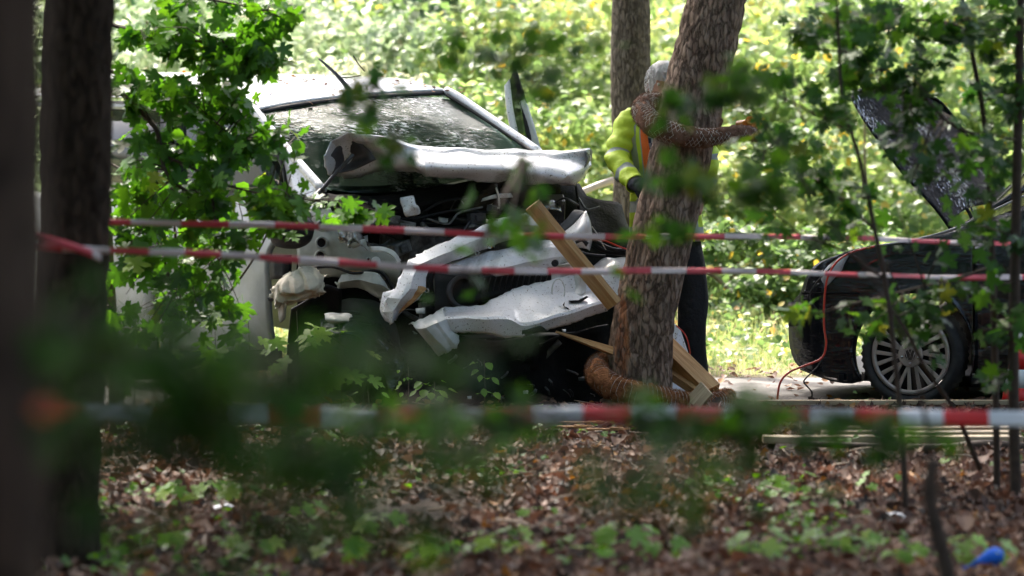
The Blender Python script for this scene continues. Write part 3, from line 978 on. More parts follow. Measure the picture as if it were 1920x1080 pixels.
tube('windscreen_pillar', [(478, 208, 24.78), (515, 252, 24.58), (558, 303, 24.34), (606, 357, 24.12)], .028, M['white'], van, n=8)
tube('pillar_trim', [(838, 178, 25.54), (905, 221, 25.33), (960, 258, 25.14), (1002, 287, 24.96)], .012, M['black'], van, n=6)
# side of the body
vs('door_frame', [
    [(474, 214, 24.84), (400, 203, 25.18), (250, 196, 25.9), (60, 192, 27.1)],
    [(470, 226, 24.84), (398, 214, 25.18), (248, 206, 25.9), (60, 200, 27.1)]], 'van_side_shaded', up=(2, 4), thick=.03)
vs('side_window', [
    [(470, 226, 24.86), (400, 215, 25.2), (330, 210, 25.55)],
    [(505, 290, 24.62), (420, 285, 25.05), (325, 282, 25.5)],
    [(540, 372, 24.42), (430, 376, 24.95), (322, 376, 25.46)]], 'glass', up=(3, 3), thick=.005)
vs('side_window', [
    [(312, 209, 25.62), (240, 206, 25.95), (120, 203, 26.7)],
    [(305, 376, 25.55), (230, 372, 25.9), (110, 360, 26.7)]], 'glass', up=(2, 3), thick=.005)
vs('door_pillar', [[(330, 208, 25.52), (312, 207, 25.6)], [(322, 380, 25.44), (304, 380, 25.52)]], 'black', up=(3, 1), thick=.04)
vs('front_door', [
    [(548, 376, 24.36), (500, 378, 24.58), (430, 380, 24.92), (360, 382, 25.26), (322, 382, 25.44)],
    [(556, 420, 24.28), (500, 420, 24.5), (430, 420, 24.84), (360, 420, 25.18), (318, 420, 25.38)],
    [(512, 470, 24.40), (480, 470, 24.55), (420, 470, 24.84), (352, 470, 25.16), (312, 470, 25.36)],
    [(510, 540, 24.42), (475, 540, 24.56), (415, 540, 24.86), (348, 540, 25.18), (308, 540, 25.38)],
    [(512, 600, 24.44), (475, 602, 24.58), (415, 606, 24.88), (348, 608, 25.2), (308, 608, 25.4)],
    [(520, 650, 24.52), (480, 652, 24.66), (415, 655, 24.95), (348, 655, 25.26), (308, 655, 25.45)]], 'van_side_shaded', up=(4, 5), thick=.03, crumple=.012, freq=2.2)
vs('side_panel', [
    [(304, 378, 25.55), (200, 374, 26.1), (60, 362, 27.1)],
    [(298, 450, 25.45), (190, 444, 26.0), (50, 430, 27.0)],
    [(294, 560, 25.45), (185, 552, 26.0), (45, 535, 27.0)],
    [(296, 655, 25.52), (190, 645, 26.1), (50, 620, 27.1)]], 'van_side_shaded', up=(5, 6), thick=.03)
tube('door_gap', [(302, 378, 25.50), (298, 450, 25.40), (294, 560, 25.40), (297, 655, 25.47)], .008, M['black'], van, n=5)
tube('rub_strip', [(510, 560, 24.40), (415, 566, 24.85), (310, 566, 25.36), (185, 556, 25.98), (60, 540, 26.9)], .016, M['darkgrey'], van, n=6)
tube('door_handle', [(352, 452, 25.13), (345, 449, 25.10), (325, 449, 25.2), (316, 452, 25.3)], .012, M['black'], van, n=6)
tube('waist_crease', [(556, 405, 24.27), (430, 408, 24.82), (318, 408, 25.35), (190, 404, 25.98), (60, 392, 27.0)], .006, M['van_side_shaded'], van, n=5)
vs('sill', [[(530, 650, 24.5), (300, 655, 25.5), (50, 622, 27.1)], [(528, 690, 24.6), (300, 690, 25.6), (50, 650, 27.2)]], 'black', up=(2, 5), thick=.03)
vs('front_post', [
    [(520, 262, 24.62), (546, 276, 24.5)],
    [(534, 318, 24.5), (575, 322, 24.32)],
    [(540, 372, 24.42), (604, 362, 24.14)],
    [(540, 400, 24.40), (596, 396, 24.14)]], 'white', up=(4, 4), thick=.02, crumple=.01)
tube('door_seal', [(508, 288, 24.62), (524, 298, 24.56), (533, 322, 24.5), (537, 352, 24.46), (538, 388, 24.42)], .014, M['black'], van, n=6)
# interior, seen through the crazed glass
g = Geo()
g.box(P(700, 400, 25.4), (1.7, .9, .25), Matrix.Rotation(rad(33), 3, 'Z'))
g.build('dashboard', M['darkgrey'], van, smooth=False)
for (px, d) in ((560, 25.75), (800, 26.55)):
    c = P(px, 300, d)
    g = Geo()
    for (dz, w, h, th) in ((.34, .26, .19, .10), (-.02, .5, .52, .16)):
        g.box(c + Vector((0, 0, dz - .1)), (w, th, h), Matrix.Rotation(rad(33), 3, 'Z'))
    bevel(g.build('seat', M['darkgrey'], van, smooth=False), .03, 3)
V, F = disc_geo(P(860, 330, 25.45), (.5, -.8, .45), .17, .195, .025, 32)
mesh('steering_wheel', V, F, M['black'], van)
vs('rear_bulkhead', [[(150, 190, 27.3), (560, 185, 28.6)], [(150, 600, 27.3), (560, 560, 28.6)]], 'darkgrey', up=(2, 2), thick=.02)
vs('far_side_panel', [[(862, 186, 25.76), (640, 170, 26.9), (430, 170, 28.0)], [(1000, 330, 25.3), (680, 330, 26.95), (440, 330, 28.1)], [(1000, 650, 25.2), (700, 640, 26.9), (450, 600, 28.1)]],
   'van_side_shaded', up=(3, 3), thick=.03)

# open far door seen edge-on
dr = slab('open_door', [(948, 158, 25.5), (957, 148, 25.52), (962, 132, 25.56), (972, 138, 25.56), (990, 200, 25.5), (1013, 281, 25.42), (1060, 300, 25.4), (1065, 420, 25.4), (975, 420, 25.4), (962, 262, 25.44)], M['glass'], van, depth=.006, bev=0)
def sub(name, rows, mat, parent, **k): return sheet(name, rows, M[mat], parent, **k)
sub('frame', [[(946, 160, 25.49), (956, 147, 25.5)], [(951, 205, 25.46), (962, 200, 25.47)], [(958, 246, 25.43), (970, 240, 25.44)], [(964, 282, 25.41), (979, 282, 25.42)]], 'white', dr, up=(4, 2), thick=.03)
sub('seal', [[(960, 136, 25.53), (968, 128, 25.53)], [(975, 195, 25.48), (983, 190, 25.48)], [(989, 250, 25.42), (997, 248, 25.43)], [(997, 284, 25.4), (1003, 284, 25.4)]], 'black', dr, up=(4, 2), thick=.03)
sub('frame', [[(983, 186, 25.47), (989, 196, 25.48)], [(992, 225, 25.43), (1001, 232, 25.44)], [(1001, 283, 25.39), (1015, 283, 25.4)]], 'van_side_shaded', dr, up=(4, 2), thick=.04)
sub('lower_panel', [[(964, 282, 25.42), (1015, 282, 25.4), (1066, 300, 25.38)], [(970, 420, 25.42), (1015, 425, 25.4), (1066, 425, 25.38)]], 'van_side_shaded', dr, up=(3, 3), thick=.04)

# folded bonnet
hood = vs('bonnet', [
    [(640, 300, 24.75), (665, 290, 24.75), (700, 285, 24.8), (740, 290, 24.85), (790, 296, 24.9), (850, 296, 24.9), (900, 297, 24.95), (960, 299, 25.0), (1020, 300, 25.05), (1045, 300, 25.05), (1072, 296, 25.1), (1100, 290, 25.1)],
    [(610, 292, 23.88), (620, 266, 23.9), (650, 251, 23.93), (695, 250, 23.96), (740, 262, 24.05), (790, 275, 24.20), (850, 277, 24.25), (905, 278, 24.3), (965, 280, 24.35), (1022, 283, 24.4), (1050, 283, 24.42), (1104, 277, 24.46)],
    [(610, 304, 23.90), (632, 280, 24.02), (668, 272, 24.08), (705, 270, 24.02), (750, 277, 24.02), (795, 287, 24.06), (850, 290, 24.10), (905, 292, 24.16), (965, 294, 24.2), (1022, 297, 24.24), (1060, 302, 24.30), (1108, 298, 24.42)],
    [(614, 318, 23.96), (642, 304, 24.14), (676, 300, 24.2), (712, 297, 24.12), (752, 300, 24.02), (796, 304, 23.92), (850, 305, 23.94), (905, 308, 23.98), (962, 312, 24.04), (1015, 318, 24.1), (1066, 325, 24.16), (1104, 318, 24.34)],
    [(617, 328, 24.02), (648, 322, 24.2), (682, 318, 24.24), (718, 313, 24.16), (756, 314, 24.06), (798, 318, 23.90), (850, 320, 23.92), (905, 322, 23.96), (960, 324, 24.02), (1008, 332, 24.08), (1050, 341, 24.14), (1084, 343, 24.28)],
    [(624, 332, 24.1), (652, 334, 24.3), (686, 328, 24.34), (722, 322, 24.28), (760, 322, 24.2), (800, 330, 24.06), (850, 336, 24.08), (905, 340, 24.12), (958, 342, 24.18), (1004, 344, 24.22), (1046, 347, 24.26), (1080, 348, 24.36)],
], 'white', up=(6, 7), thick=.004, crumple=.004, freq=6, crease=.036, cfreq=7, jag=.007, lin=(0, 1))
sheet('bonnet_edge', [[(1096, 281, 24.40), (1105, 277, 24.45), (1111, 284, 24.5)], [(1100, 305, 24.34), (1107, 300, 24.42), (1109, 303, 24.5)], [(1082, 343, 24.26), (1092, 330, 24.32), (1096, 335, 24.42)]], M['darkgrey'], hood, up=(4, 3), thick=.006)
sheet('bonnet_lining', [[(612, 300, 23.92), (640, 270, 24.0), (668, 262, 24.0)], [(615, 322, 24.0), (650, 300, 24.12), (690, 282, 24.06)], [(625, 328, 24.06), (660, 318, 24.1), (705, 300, 24.05)]], M['darkgrey'], hood, up=(4, 4), thick=.006, crumple=.015)
tube('stay', [(603, 357, 23.95), (625, 330, 23.93), (650, 303, 23.92), (662, 290, 23.94)], .011, M['darkgrey'], van, n=6, label='bent wiper arm sticking up from the scuttle')
for (a, b) in (((598, 110, 25.3), (662, 178, 25.25)),):
    tube('aerial', [a, ((a[0] + b[0]) / 2 + 3, (a[1] + b[1]) / 2 - 2, 25.28), b], [.006, .012, .018], M['darkgrey'], van, n=8)

# bay: dark backing, bulkhead, blocks
vs('bulkhead', [
    [(600, 352, 24.5), (720, 352, 24.7), (860, 345, 24.95), (1000, 335, 25.2), (1085, 345, 25.35)],
    [(560, 480, 24.6), (700, 480, 24.85), (860, 480, 25.05), (1010, 480, 25.2), (1165, 470, 25.3)],
    [(560, 640, 24.7), (700, 640, 24.9), (860, 640, 25.1), (1010, 640, 25.2), (1150, 640, 25.3)],
    [(560, 742, 24.75), (700, 748, 24.9), (860, 748, 25.1), (1010, 748, 25.2), (1140, 748, 25.3)]], 'blackmatte', up=(6, 6), thick=.02, crumple=.06, freq=5)
vs('scuttle', [
    [(600, 358, 24.12), (700, 368, 24.16), (800, 356, 24.4), (910, 332, 24.68), (1005, 300, 24.96)],
    [(612, 385, 24.0), (720, 392, 24.05), (830, 380, 24.25), (930, 360, 24.5), (1050, 340, 24.8)],
    [(640, 420, 24.3), (740, 425, 24.3), (840, 415, 24.5), (940, 400, 24.7), (1050, 385, 24.9)]], 'blackmatte', up=(6, 6), thick=.01, crumple=.01, freq=8, crease=.04, cfreq=10)
def block(name, px, py, d, s, mat, rz=30, rx=0, bev=.012, parent=None):
    g = Geo(); c = P(px, py, d)
    Mx = Matrix.Rotation(rad(rz), 3, 'Z') @ Matrix.Rotation(rad(rx), 3, 'X')
    g.box(c, s, Mx)
    for k in range(5):
        o = Mx @ Vector((R.uniform(-.5, .5) * s[0], -.5 * s[1], R.uniform(-.5, .5) * s[2]))
        g.box(c + o, (s[0] * R.uniform(.1, .35), .05, s[2] * R.uniform(.1, .35)), Mx)
    return bevel(g.build(name, M[mat], parent or van, smooth=False), bev, 2)
block('engine_block', 830, 480, 24.55, (.62, .45, .40), 'engine', 25, 10)
block('battery_box', 1000, 420, 24.5, (.24, .2, .17), 'black', 20, -15)
block('air_filter_box', 780, 420, 24.45, (.4, .3, .14), 'black', 40, 12)
block('reservoir', 1035, 392, 24.45, (.14, .12, .14), 'darkgrey', 5, 20)
block('radiator', 930, 555, 24.25, (.78, .06, .34), 'engine', 26, -8, .004)
block('gearbox', 900, 690, 24.7, (.5, .4, .26), 'blackmatte', 30, 0)
block('subframe', 1000, 640, 24.5, (.9, .12, .08), 'blackmatte', 28, 6)
block('subframe', 880, 712, 24.4, (.9, .10, .07), 'blackmatte', 20, 2)
tube('suspension_arm', [(1050, 640, 24.1), (1010, 680, 24.1), (985, 735, 24.1)], [.018, .024, .02], M['engine'], van)
tube('suspension_arm', [(905, 640, 24.0), (925, 665, 24.0), (935, 690, 24.0)], [.02, .03, .015], M['engine'], van)
tube('strut', [(960, 590, 24.1), (958, 640, 24.15), (950, 720, 24.2)], .03, M['blackmatte'], van)
for i, pts in enumerate([
    [(560, 505, 24.0), (620, 500, 23.95), (662, 512, 23.92), (700, 508, 23.9), (720, 515, 23.88), (738, 545, 23.9)],
    [(1110, 447, 24.2), (1130, 460, 24.15), (1150, 468, 24.15), (1175, 470, 24.2)],
    [(1105, 452, 24.2), (1128, 468, 24.18), (1150, 474, 24.18), (1178, 476, 24.2)],
    [(815, 500, 24.0), (808, 530, 23.98), (815, 560, 24.0), (840, 580, 24.05)],
    [(700, 400, 24.2), (770, 410, 24.15), (850, 395, 24.2), (940, 400, 24.25)],
    [(730, 440, 24.3), (790, 400, 24.2), (830, 378, 24.2), (880, 370, 24.2)],
    [(935, 360, 24.2), (960, 385, 24.2), (985, 395, 24.2), (1010, 400, 24.25)]]):
    tube('hose', pts, .009 if i in (0,) else (.013 if i < 4 else .008), M['black'], van, n=7)
tube('cable', [(1108, 446, 24.18), (1135, 452, 24.12), (1160, 462, 24.12), (1178, 468, 24.16)], .005, M['cablered'], van, n=5)
tube('cable', [(1110, 425, 24.1), (1122, 442, 24.08), (1130, 458, 24.08), (1136, 468, 24.1)], .003, M['net'], van, n=5)
tube('cable', [(640, 508, 23.96), (700, 509, 23.93), (738, 510, 23.9)], .003, M['wood'], van, n=5)
for a in [[(640, 380, 24.0), (655, 372, 24.0), (690, 380, 24.0)], [(800, 410, 24.1), (840, 420, 24.08), (860, 400, 24.1), (905, 388, 24.1)], [(930, 345, 24.1), (933, 365, 24.08), (936, 388, 24.06)],
          [(1040, 380, 24.3), (1060, 372, 24.25), (1085, 385, 24.25)], [(1085, 372, 24.3), (1100, 392, 24.22), (1125, 388, 24.2)], [(640, 372, 23.95), (640, 395, 23.95), (648, 408, 23.95)]]:
    tube('bracket', a, .007, M['engine'], van, n=5)
tube('bracket', [(930, 352, 23.98), (935, 368, 23.97), (936, 388, 23.96), (932, 390, 23.96)], .006, M['net'], van, n=6)
vs('washer_cap', [[(752, 370, 23.95), (775, 368, 23.95)], [(755, 395, 23.92), (782, 385, 23.92)], [(762, 408, 23.95), (784, 402, 23.95)]], 'white', up=(4, 4), thick=.02, crumple=.03, freq=20)
vs('bent_bracket', [[(905, 372, 24.1), (930, 364, 24.1), (958, 362, 24.1)], [(902, 378, 24.1), (930, 372, 24.1), (962, 370, 24.1)]], 'white_worn', up=(3, 3), thick=.006)
vs('slam_panel', [[(1000, 378, 24.35), (1030, 374, 24.35), (1050, 384, 24.35)], [(1012, 400, 24.3), (1035, 392, 24.3), (1052, 398, 24.3)]], 'steel', up=(4, 4), thick=.01, crumple=.04, freq=18)

VR = random.Random(21)
def bay_bits():
    for i in range(70):
        x = VR.uniform(600, 1090); y = VR.uniform(385, 470) if i < 40 else VR.uniform(520, 700)
        d = 24.15 + (x - 600) / 2200 + VR.uniform(-.12, .08)
        k = VR.random()
        if k < .45:
            w = VR.uniform(18, 70); an = VR.uniform(-.9, .9); b_ = VR.uniform(-18, 18)
            tube('hose', [(x, y, d), (x + w * .35, y - w * .3 * an + b_, d - .04), (x + w * .7, y - w * .5 * an + b_, d - .02), (x + w, y - w * .8 * an, d)], VR.choice([.004, .006, .010, .014]), M[VR.choice(['black', 'darkgrey', 'darkgrey', 'engine'])], van, n=7, k=4)
        elif k < .75:
            w, h = VR.uniform(6, 22), VR.uniform(4, 14)
            vs('bracket', [[(x, y, d), (x + w, y - VR.uniform(-6, 6), d + .02)], [(x + VR.uniform(-5, 5), y + h, d - .02), (x + w, y + h * .8, d)]], VR.choice(['engine', 'engine', 'steel', 'galv', 'white_worn']), up=(4, 4), thick=.006, crease=.03, cfreq=18)
        else:
            g = Geo(); Mx = Matrix.Rotation(VR.uniform(0, 1), 3, 'Z') @ Matrix.Rotation(VR.uniform(-.5, .5), 3, 'Y')
            s = VR.uniform(.03, .08)
            g.box(P(x, y, d), (s * 1.6, s, s), Mx); g.box(P(x, y, d) + Mx @ Vector((0, -s * .6, 0)), (s * .7, s * .4, s * .6), Mx)
            bevel(g.build('connector_block', M[VR.choice(['engine', 'darkgrey', 'galv'])], van, smooth=False), .004, 2)
bay_bits()
vs('radiator_core', [[(800, 600, 23.85), (900, 640, 23.9), (1010, 632, 24.0)], [(800, 660, 23.9), (900, 700, 23.95), (1010, 690, 24.05)]], 'blackmatte', up=(6, 8), thick=.03, crease=.05, cfreq=8)
# inner wing and its pressed holes
iw = vs('inner_wing', [
    [(560, 392, 24.22), (600, 392, 24.14), (628, 392, 24.08), (638, 420, 24.02), (665, 448, 23.98), (695, 464, 23.95), (722, 466, 23.93), (744, 478, 23.92)],
    [(556, 420, 24.18), (596, 420, 24.1), (622, 420, 24.04), (645, 440, 24.0), (672, 462, 23.96), (700, 474, 23.92), (728, 478, 23.88), (752, 492, 23.88)],
    [(556, 455, 24.16), (596, 455, 24.08), (624, 458, 24.0), (650, 470, 23.97), (676, 482, 23.93), (704, 490, 23.9), (730, 494, 23.86), (752, 508, 23.86)],
    [(558, 490, 24.16), (596, 490, 24.08), (626, 492, 24.0), (652, 500, 23.96), (678, 504, 23.92), (706, 508, 23.9), (730, 514, 23.88), (748, 525, 23.88)],
    [(562, 520, 24.2), (596, 520, 24.14), (626, 520, 24.08), (652, 520, 24.06), (678, 520, 24.04), (706, 522, 24.0), (728, 526, 23.98), (742, 534, 23.96)]],
   'galv', up=(6, 6), thick=.01, crumple=.006, freq=6, crease=.010, cfreq=8)
for (px, py, r, d) in [(578, 405, .016, 24.13), (598, 409, .008, 24.08), (604, 423, .026, 24.05), (602, 455, .026, 24.02), (600, 480, .025, 24.0), (690, 486, .008, 23.88)]:
    V, F = disc_geo(P(px, py, d), (.35, -1, .05), r, r * 1.35, .012, 24); mesh('hole_rim', V, F, M['galv'], iw)
    V, F = disc_geo(P(px, py, d + .012), (.35, -1, .05), 0.0005, r, .006, 24); mesh('hole', V, F, M['blackmatte'], iw, smooth=False)
V, F = disc_geo(P(704, 490, 23.88), (.2, -1, .1), .0005, .026, .02, 24); bevel(mesh('cap', V, F, M['white_worn'], iw, smooth=False), .004)
vs('chassis_leg', [
    [(640, 515, 24.0), (672, 512, 23.9), (705, 512, 23.84), (722, 528, 23.84)],
    [(632, 530, 24.0), (672, 528, 23.88), (712, 532, 23.82), (730, 545, 23.82)],
    [(630, 545, 24.05), (670, 541, 23.98), (705, 556, 23.9), (722, 562, 23.88)]], 'galv', up=(6, 6), thick=.02, lin=(1, 0), crease=.02, cfreq=8)
vs('arch_lip', [[(692, 462, 23.9), (715, 462, 23.86), (738, 470, 23.84), (752, 488, 23.84)], [(696, 472, 23.88), (716, 471, 23.84), (735, 479, 23.82), (747, 494, 23.82)]], 'white_worn', up=(3, 5), thick=.008)
vs('torn_bracket', [
    [(636, 424, 23.9), (644, 420, 23.86), (652, 428, 23.9), (662, 418, 23.86), (668, 424, 23.9)],
    [(634, 442, 23.92), (645, 440, 23.84), (655, 445, 23.9), (668, 440, 23.84), (680, 446, 23.88)],
    [(640, 455, 23.94), (650, 458, 23.88), (658, 463, 23.9), (675, 456, 23.86), (690, 462, 23.88)]], 'steel', up=(7, 7), thick=.004, crumple=.02, freq=18, crease=.05, cfreq=20)
vs('torn_bracket', [[(655, 460, 23.88), (672, 450, 23.84), (686, 448, 23.86)], [(662, 466, 23.86), (680, 460, 23.82), (690, 470, 23.86)]], 'galv', up=(5, 5), thick=.006, crumple=.02, freq=18)
# torn lining hanging out of the wheel arch
vs('torn_lining', [
    [(532, 516, 23.86), (545, 508, 23.82), (563, 501, 23.8), (578, 500, 23.8), (592, 503, 23.82), (611, 516, 23.86)],
    [(518, 530, 23.84), (538, 524, 23.76), (560, 520, 23.74), (580, 519, 23.74), (597, 521, 23.76), (609, 527, 23.82)],
    [(511, 545, 23.86), (532, 541, 23.74), (556, 538, 23.7), (578, 537, 23.72), (596, 538, 23.74), (609, 541, 23.82)],
    [(510, 558, 23.88), (528, 558, 23.76), (550, 556, 23.74), (572, 553, 23.74), (590, 552, 23.78), (602, 550, 23.86)],
    [(516, 572, 23.9), (530, 574, 23.82), (542, 572, 23.84), (560, 566, 23.86), (580, 560, 23.88), (598, 555, 23.92)]],
   'cream', up=(10, 10), thick=.003, crumple=.01, freq=10, crease=.045, cfreq=22, jag=.02)
vs('torn_lining', [[(517, 568, 23.86), (530, 570, 23.82), (538, 572, 23.86)], [(522, 586, 23.86), (531, 588, 23.84), (537, 592, 23.88)], [(524, 606, 23.88), (529, 604, 23.88), (534, 600, 23.9)]], 'white_worn', up=(5, 5), thick=.005, crumple=.03, freq=12)
vs('wheel_arch_liner', [
    [(545, 580, 24.0), (580, 560, 23.98), (610, 535, 23.98), (640, 545, 24.0)],
    [(540, 640, 24.1), (572, 610, 24.1), (606, 580, 24.1), (640, 575, 24.1)],
    [(540, 720, 24.2), (570, 690, 24.3), (606, 660, 24.3), (640, 640, 24.3)]], 'black', up=(5, 5), thick=.01, crumple=.02)
vs('fallen_liner', [
    [(600, 600, 23.7), (640, 590, 23.68), (690, 598, 23.7), (730, 625, 23.75), (765, 665, 23.8)],
    [(600, 612, 23.6), (645, 602, 23.56), (690, 616, 23.58), (728, 650, 23.62), (760, 700, 23.7)],
    [(595, 640, 23.56), (640, 625, 23.48), (685, 645, 23.5), (715, 690, 23.56), (735, 750, 23.6)]], 'blackpaint', up=(7, 7), thick=.008, crumple=.02, freq=7, crease=.035, cfreq=9)
vs('liner_scrap', [[(606, 592, 23.6), (628, 586, 23.6), (658, 590, 23.62)], [(612, 602, 23.56), (636, 598, 23.55), (662, 602, 23.6)], [(630, 607, 23.58), (645, 607, 23.58), (655, 604, 23.6)]], 'white_worn', up=(5, 5), thick=.005, crumple=.05, freq=14)
# wheel in the dark of the arch
def tyre_geo(c, ax, ro, ri, w, n=64, tread=0.0):
    ax = Vector(ax).normalized(); a = ax.cross(Vector((0, 0, 1))).normalized(); b = ax.cross(a)
    prof = [(ri, -.42), (ri + .012, -.5), ((ri + ro) / 2, -.54), (ro - .03, -.52), (ro - .008, -.42), (ro, -.30), (ro, -.1), (ro, .1), (ro, .30), (ro - .008, .42), (ro - .03, .52), ((ri + ro) / 2, .54), (ri + .012, .5), (ri, .42)]
    V, F = [], []
    for k in range(n):
        d = a * math.cos(2 * math.pi * k / n) + b * math.sin(2 * math.pi * k / n)
        for j, (r, h) in enumerate(prof):
            rr = r - (tread if (k % 2 and 4 <= j <= 9) else 0) 
            V.append(Vector(c) + d * rr + ax * (h * w))
    m = len(prof)
    for k in range(n):
        for j in range(m):
            F.append((k * m + j, ((k + 1) % n) * m + j, ((k + 1) % n) * m + (j + 1) % m, k * m + (j + 1) % m))
    return V, F
wc = P(668, 668, 24.35)
V, F = tyre_geo(wc, (-.82, -.57, .1), .33, .21, .2)
wt = mesh('wheel', V, F, M['rubber'], van)
V, F = disc_geo(wc, (-.82, -.57, .1), .02, .21, .06, 32); mesh('rim', V, F, M['darkgrey'], wt)
# mirror
mir = vs('wing_mirror', [
    [(508, 412, 23.9), (530, 400, 23.85), (560, 402, 23.84), (588, 416, 23.86)],
    [(505, 430, 23.88), (530, 430, 23.82), (560, 430, 23.8), (589, 432, 23.84)],
    [(508, 452, 23.9), (532, 456, 23.84), (560, 456, 23.83), (584, 450, 23.86)],
    [(516, 462, 23.96), (535, 466, 23.92), (558, 466, 23.9), (574, 460, 23.92)]], 'black', up=(5, 5), thick=.09)
sheet('mirror_shell', [[(505, 405, 23.92), (530, 396, 23.86), (556, 397, 23.84), (582, 408, 23.86)], [(506, 414, 23.86), (530, 406, 23.81), (558, 408, 23.8), (588, 420, 23.83)]], M['darkgrey'], mir, up=(3, 5), thick=.06)
tube('mirror_arm', [(556, 402, 23.95), (575, 385, 23.98), (590, 370, 24.05), (604, 356, 24.12)], [.03, .024, .02, .02], M['darkgrey'], mir)
vs('door_handle_recess', [[(506, 478, 24.3), (540, 478, 24.2)], [(505, 500, 24.3), (540, 500, 24.2)], [(507, 524, 24.3), (538, 522, 24.2)]], 'black', up=(3, 3), thick=.03)

# crossmember torn forward, painted white
top = [(1018, 428, 24.0), (1004, 410, 23.98), (985, 402, 23.92), (935, 411, 23.84), (879, 434, 23.74), (830, 455, 23.62), (790, 474, 23.52), (766, 490, 23.46), (752, 515, 23.42), (741, 542, 23.4), (722, 558, 23.4), (716, 588, 23.42), (730, 608, 23.44)]
bot = [(1020, 432, 24.06), (1006, 434, 24.02), (985, 439, 23.98), (945, 452, 23.9), (893, 471, 23.8), (860, 486, 23.7), (825, 497, 23.6), (804, 503, 23.54), (797, 520, 23.5), (797, 541, 23.5), (784, 560, 23.5), (760, 575, 23.5), (738, 602, 23.5)]
mid = [((a[0] + b[0]) / 2, (a[1] + b[1]) / 2, min(a[2], b[2]) - .045) for a, b in zip(top, bot)]
lipb = [(a[0] - 2, a[1] - 1, a[2] + .10) for a in bot]
cmr = vs('crossmember', [top, mid, bot, lipb], 'white', up=(6, 6), thick=.004, crumple=.004, freq=9, lin=(1, 1), crease=.026, cfreq=10, jag=.015)
sheet('scuffed_edge', [[(772, 538, 23.42), (790, 536, 23.42), (800, 542, 23.44)], [(764, 560, 23.43), (780, 560, 23.42), (790, 552, 23.44)], [(745, 590, 23.45), (757, 582, 23.44), (764, 572, 23.45)]], M['wood'], cmr, up=(4, 4), thick=.006, crumple=.012, freq=25)
for p in [(800, 545), (895, 475), (918, 462)]:
    V, F = disc_geo(P(p[0], p[1], 23.6), (0, -1, 0), .007, .014, .008, 16); mesh('bolt_eye', V, F, M['steel'], cmr)
vs('headlamp_bracket', [[(718, 548, 23.5), (745, 542, 23.46), (760, 545, 23.48)], [(712, 580, 23.5), (735, 578, 23.46), (745, 572, 23.48)], [(722, 602, 23.5), (733, 606, 23.48), (742, 598, 23.5)]], 'white', up=(3, 3), thick=.01)
# headlamp well and slatted grille
V, F = disc_geo(P(868, 548, 23.9), (.3, -1, .05), .075, .098, .05, 40); mesh('lamp_ring', V, F, M['darkgrey'], van)
V, F = disc_geo(P(868, 548, 23.95), (.3, -1, .05), .001, .075, .02, 40); mesh('lamp_lens', V, F, M['lens'], van)
gr = vs('grille', [[(815, 512, 23.9), (900, 520, 23.9), (990, 508, 24.02), (1060, 495, 24.12)], [(815, 590, 23.86), (905, 565, 23.86), (980, 545, 23.98), (1060, 520, 24.1)]], 'black', up=(4, 6), thick=.02)
for k in range(14):
    x = 905 + k * 11
    y0 = 522 - k * 1.6
    tube('slat', [(x + 4, y0, 23.86 + k * .012), (x, y0 + 12, 23.84 + k * .012), (x - 3, y0 + 26, 23.86 + k * .012)], .0035, M['darkgrey'], gr, n=5, k=3)
for (y, dd) in ((560, 0), (585, .02)):
    tube('bumper_beam', [(800, y, 23.95), (900, y - 12, 24.0), (1000, y - 30, 24.1), (1100, y - 50, 24.25)], .03, M['blackmatte'], van)
vs('radiator_panel', [
    [(843, 492, 23.76), (880, 482, 23.78), (920, 471, 23.82), (976, 457, 23.88), (1030, 447, 23.96), (1062, 452, 24.0)],
    [(848, 494, 23.7), (885, 492, 23.70), (925, 488, 23.73), (980, 474, 23.79), (1032, 464, 23.87), (1066, 466, 23.94)],
    [(850, 496, 23.7), (890, 503, 23.66), (928, 505, 23.68), (984, 493, 23.75), (1036, 483, 23.84), (1070, 479, 23.92)],
    [(852, 497, 23.74), (892, 510, 23.72), (930, 518, 23.74), (986, 509, 23.8), (1037, 500, 23.88), (1072, 490, 23.96)]], 'white', up=(5, 6), thick=.008, crumple=.003, freq=5, crease=.020, cfreq=9, lin=(1, 1), jag=.006)
lamp = vs('wing_corner', [
    [(1050, 440, 23.96), (1076, 420, 23.94), (1097, 396, 23.96), (1100, 400, 24.04)],
    [(1060, 447, 23.9), (1084, 434, 23.86), (1105, 418, 23.9), (1109, 425, 24.0)],
    [(1074, 458, 23.9), (1092, 456, 23.88), (1107, 446, 23.92), (1111, 450, 24.0)],
    [(1080, 464, 23.94), (1095, 466, 23.93), (1103, 468, 23.96), (1106, 470, 24.04)]], 'white', up=(5, 5), thick=.01, crumple=.008)
vs('headlamp_housing', [[(1042, 428, 24.02), (1062, 410, 24.0), (1076, 394, 24.0), (1092, 395, 24.0)], [(1050, 438, 23.98), (1072, 424, 23.96), (1086, 408, 23.96), (1096, 398, 23.97)]], 'darkgrey', up=(4, 4), thick=.03)
vs('headlamp_rim', [[(1078, 452, 23.86), (1092, 447, 23.86), (1104, 455, 23.88)], [(1080, 456, 23.85), (1092, 452, 23.85), (1100, 462, 23.87)]], 'black', up=(3, 4), thick=.008)
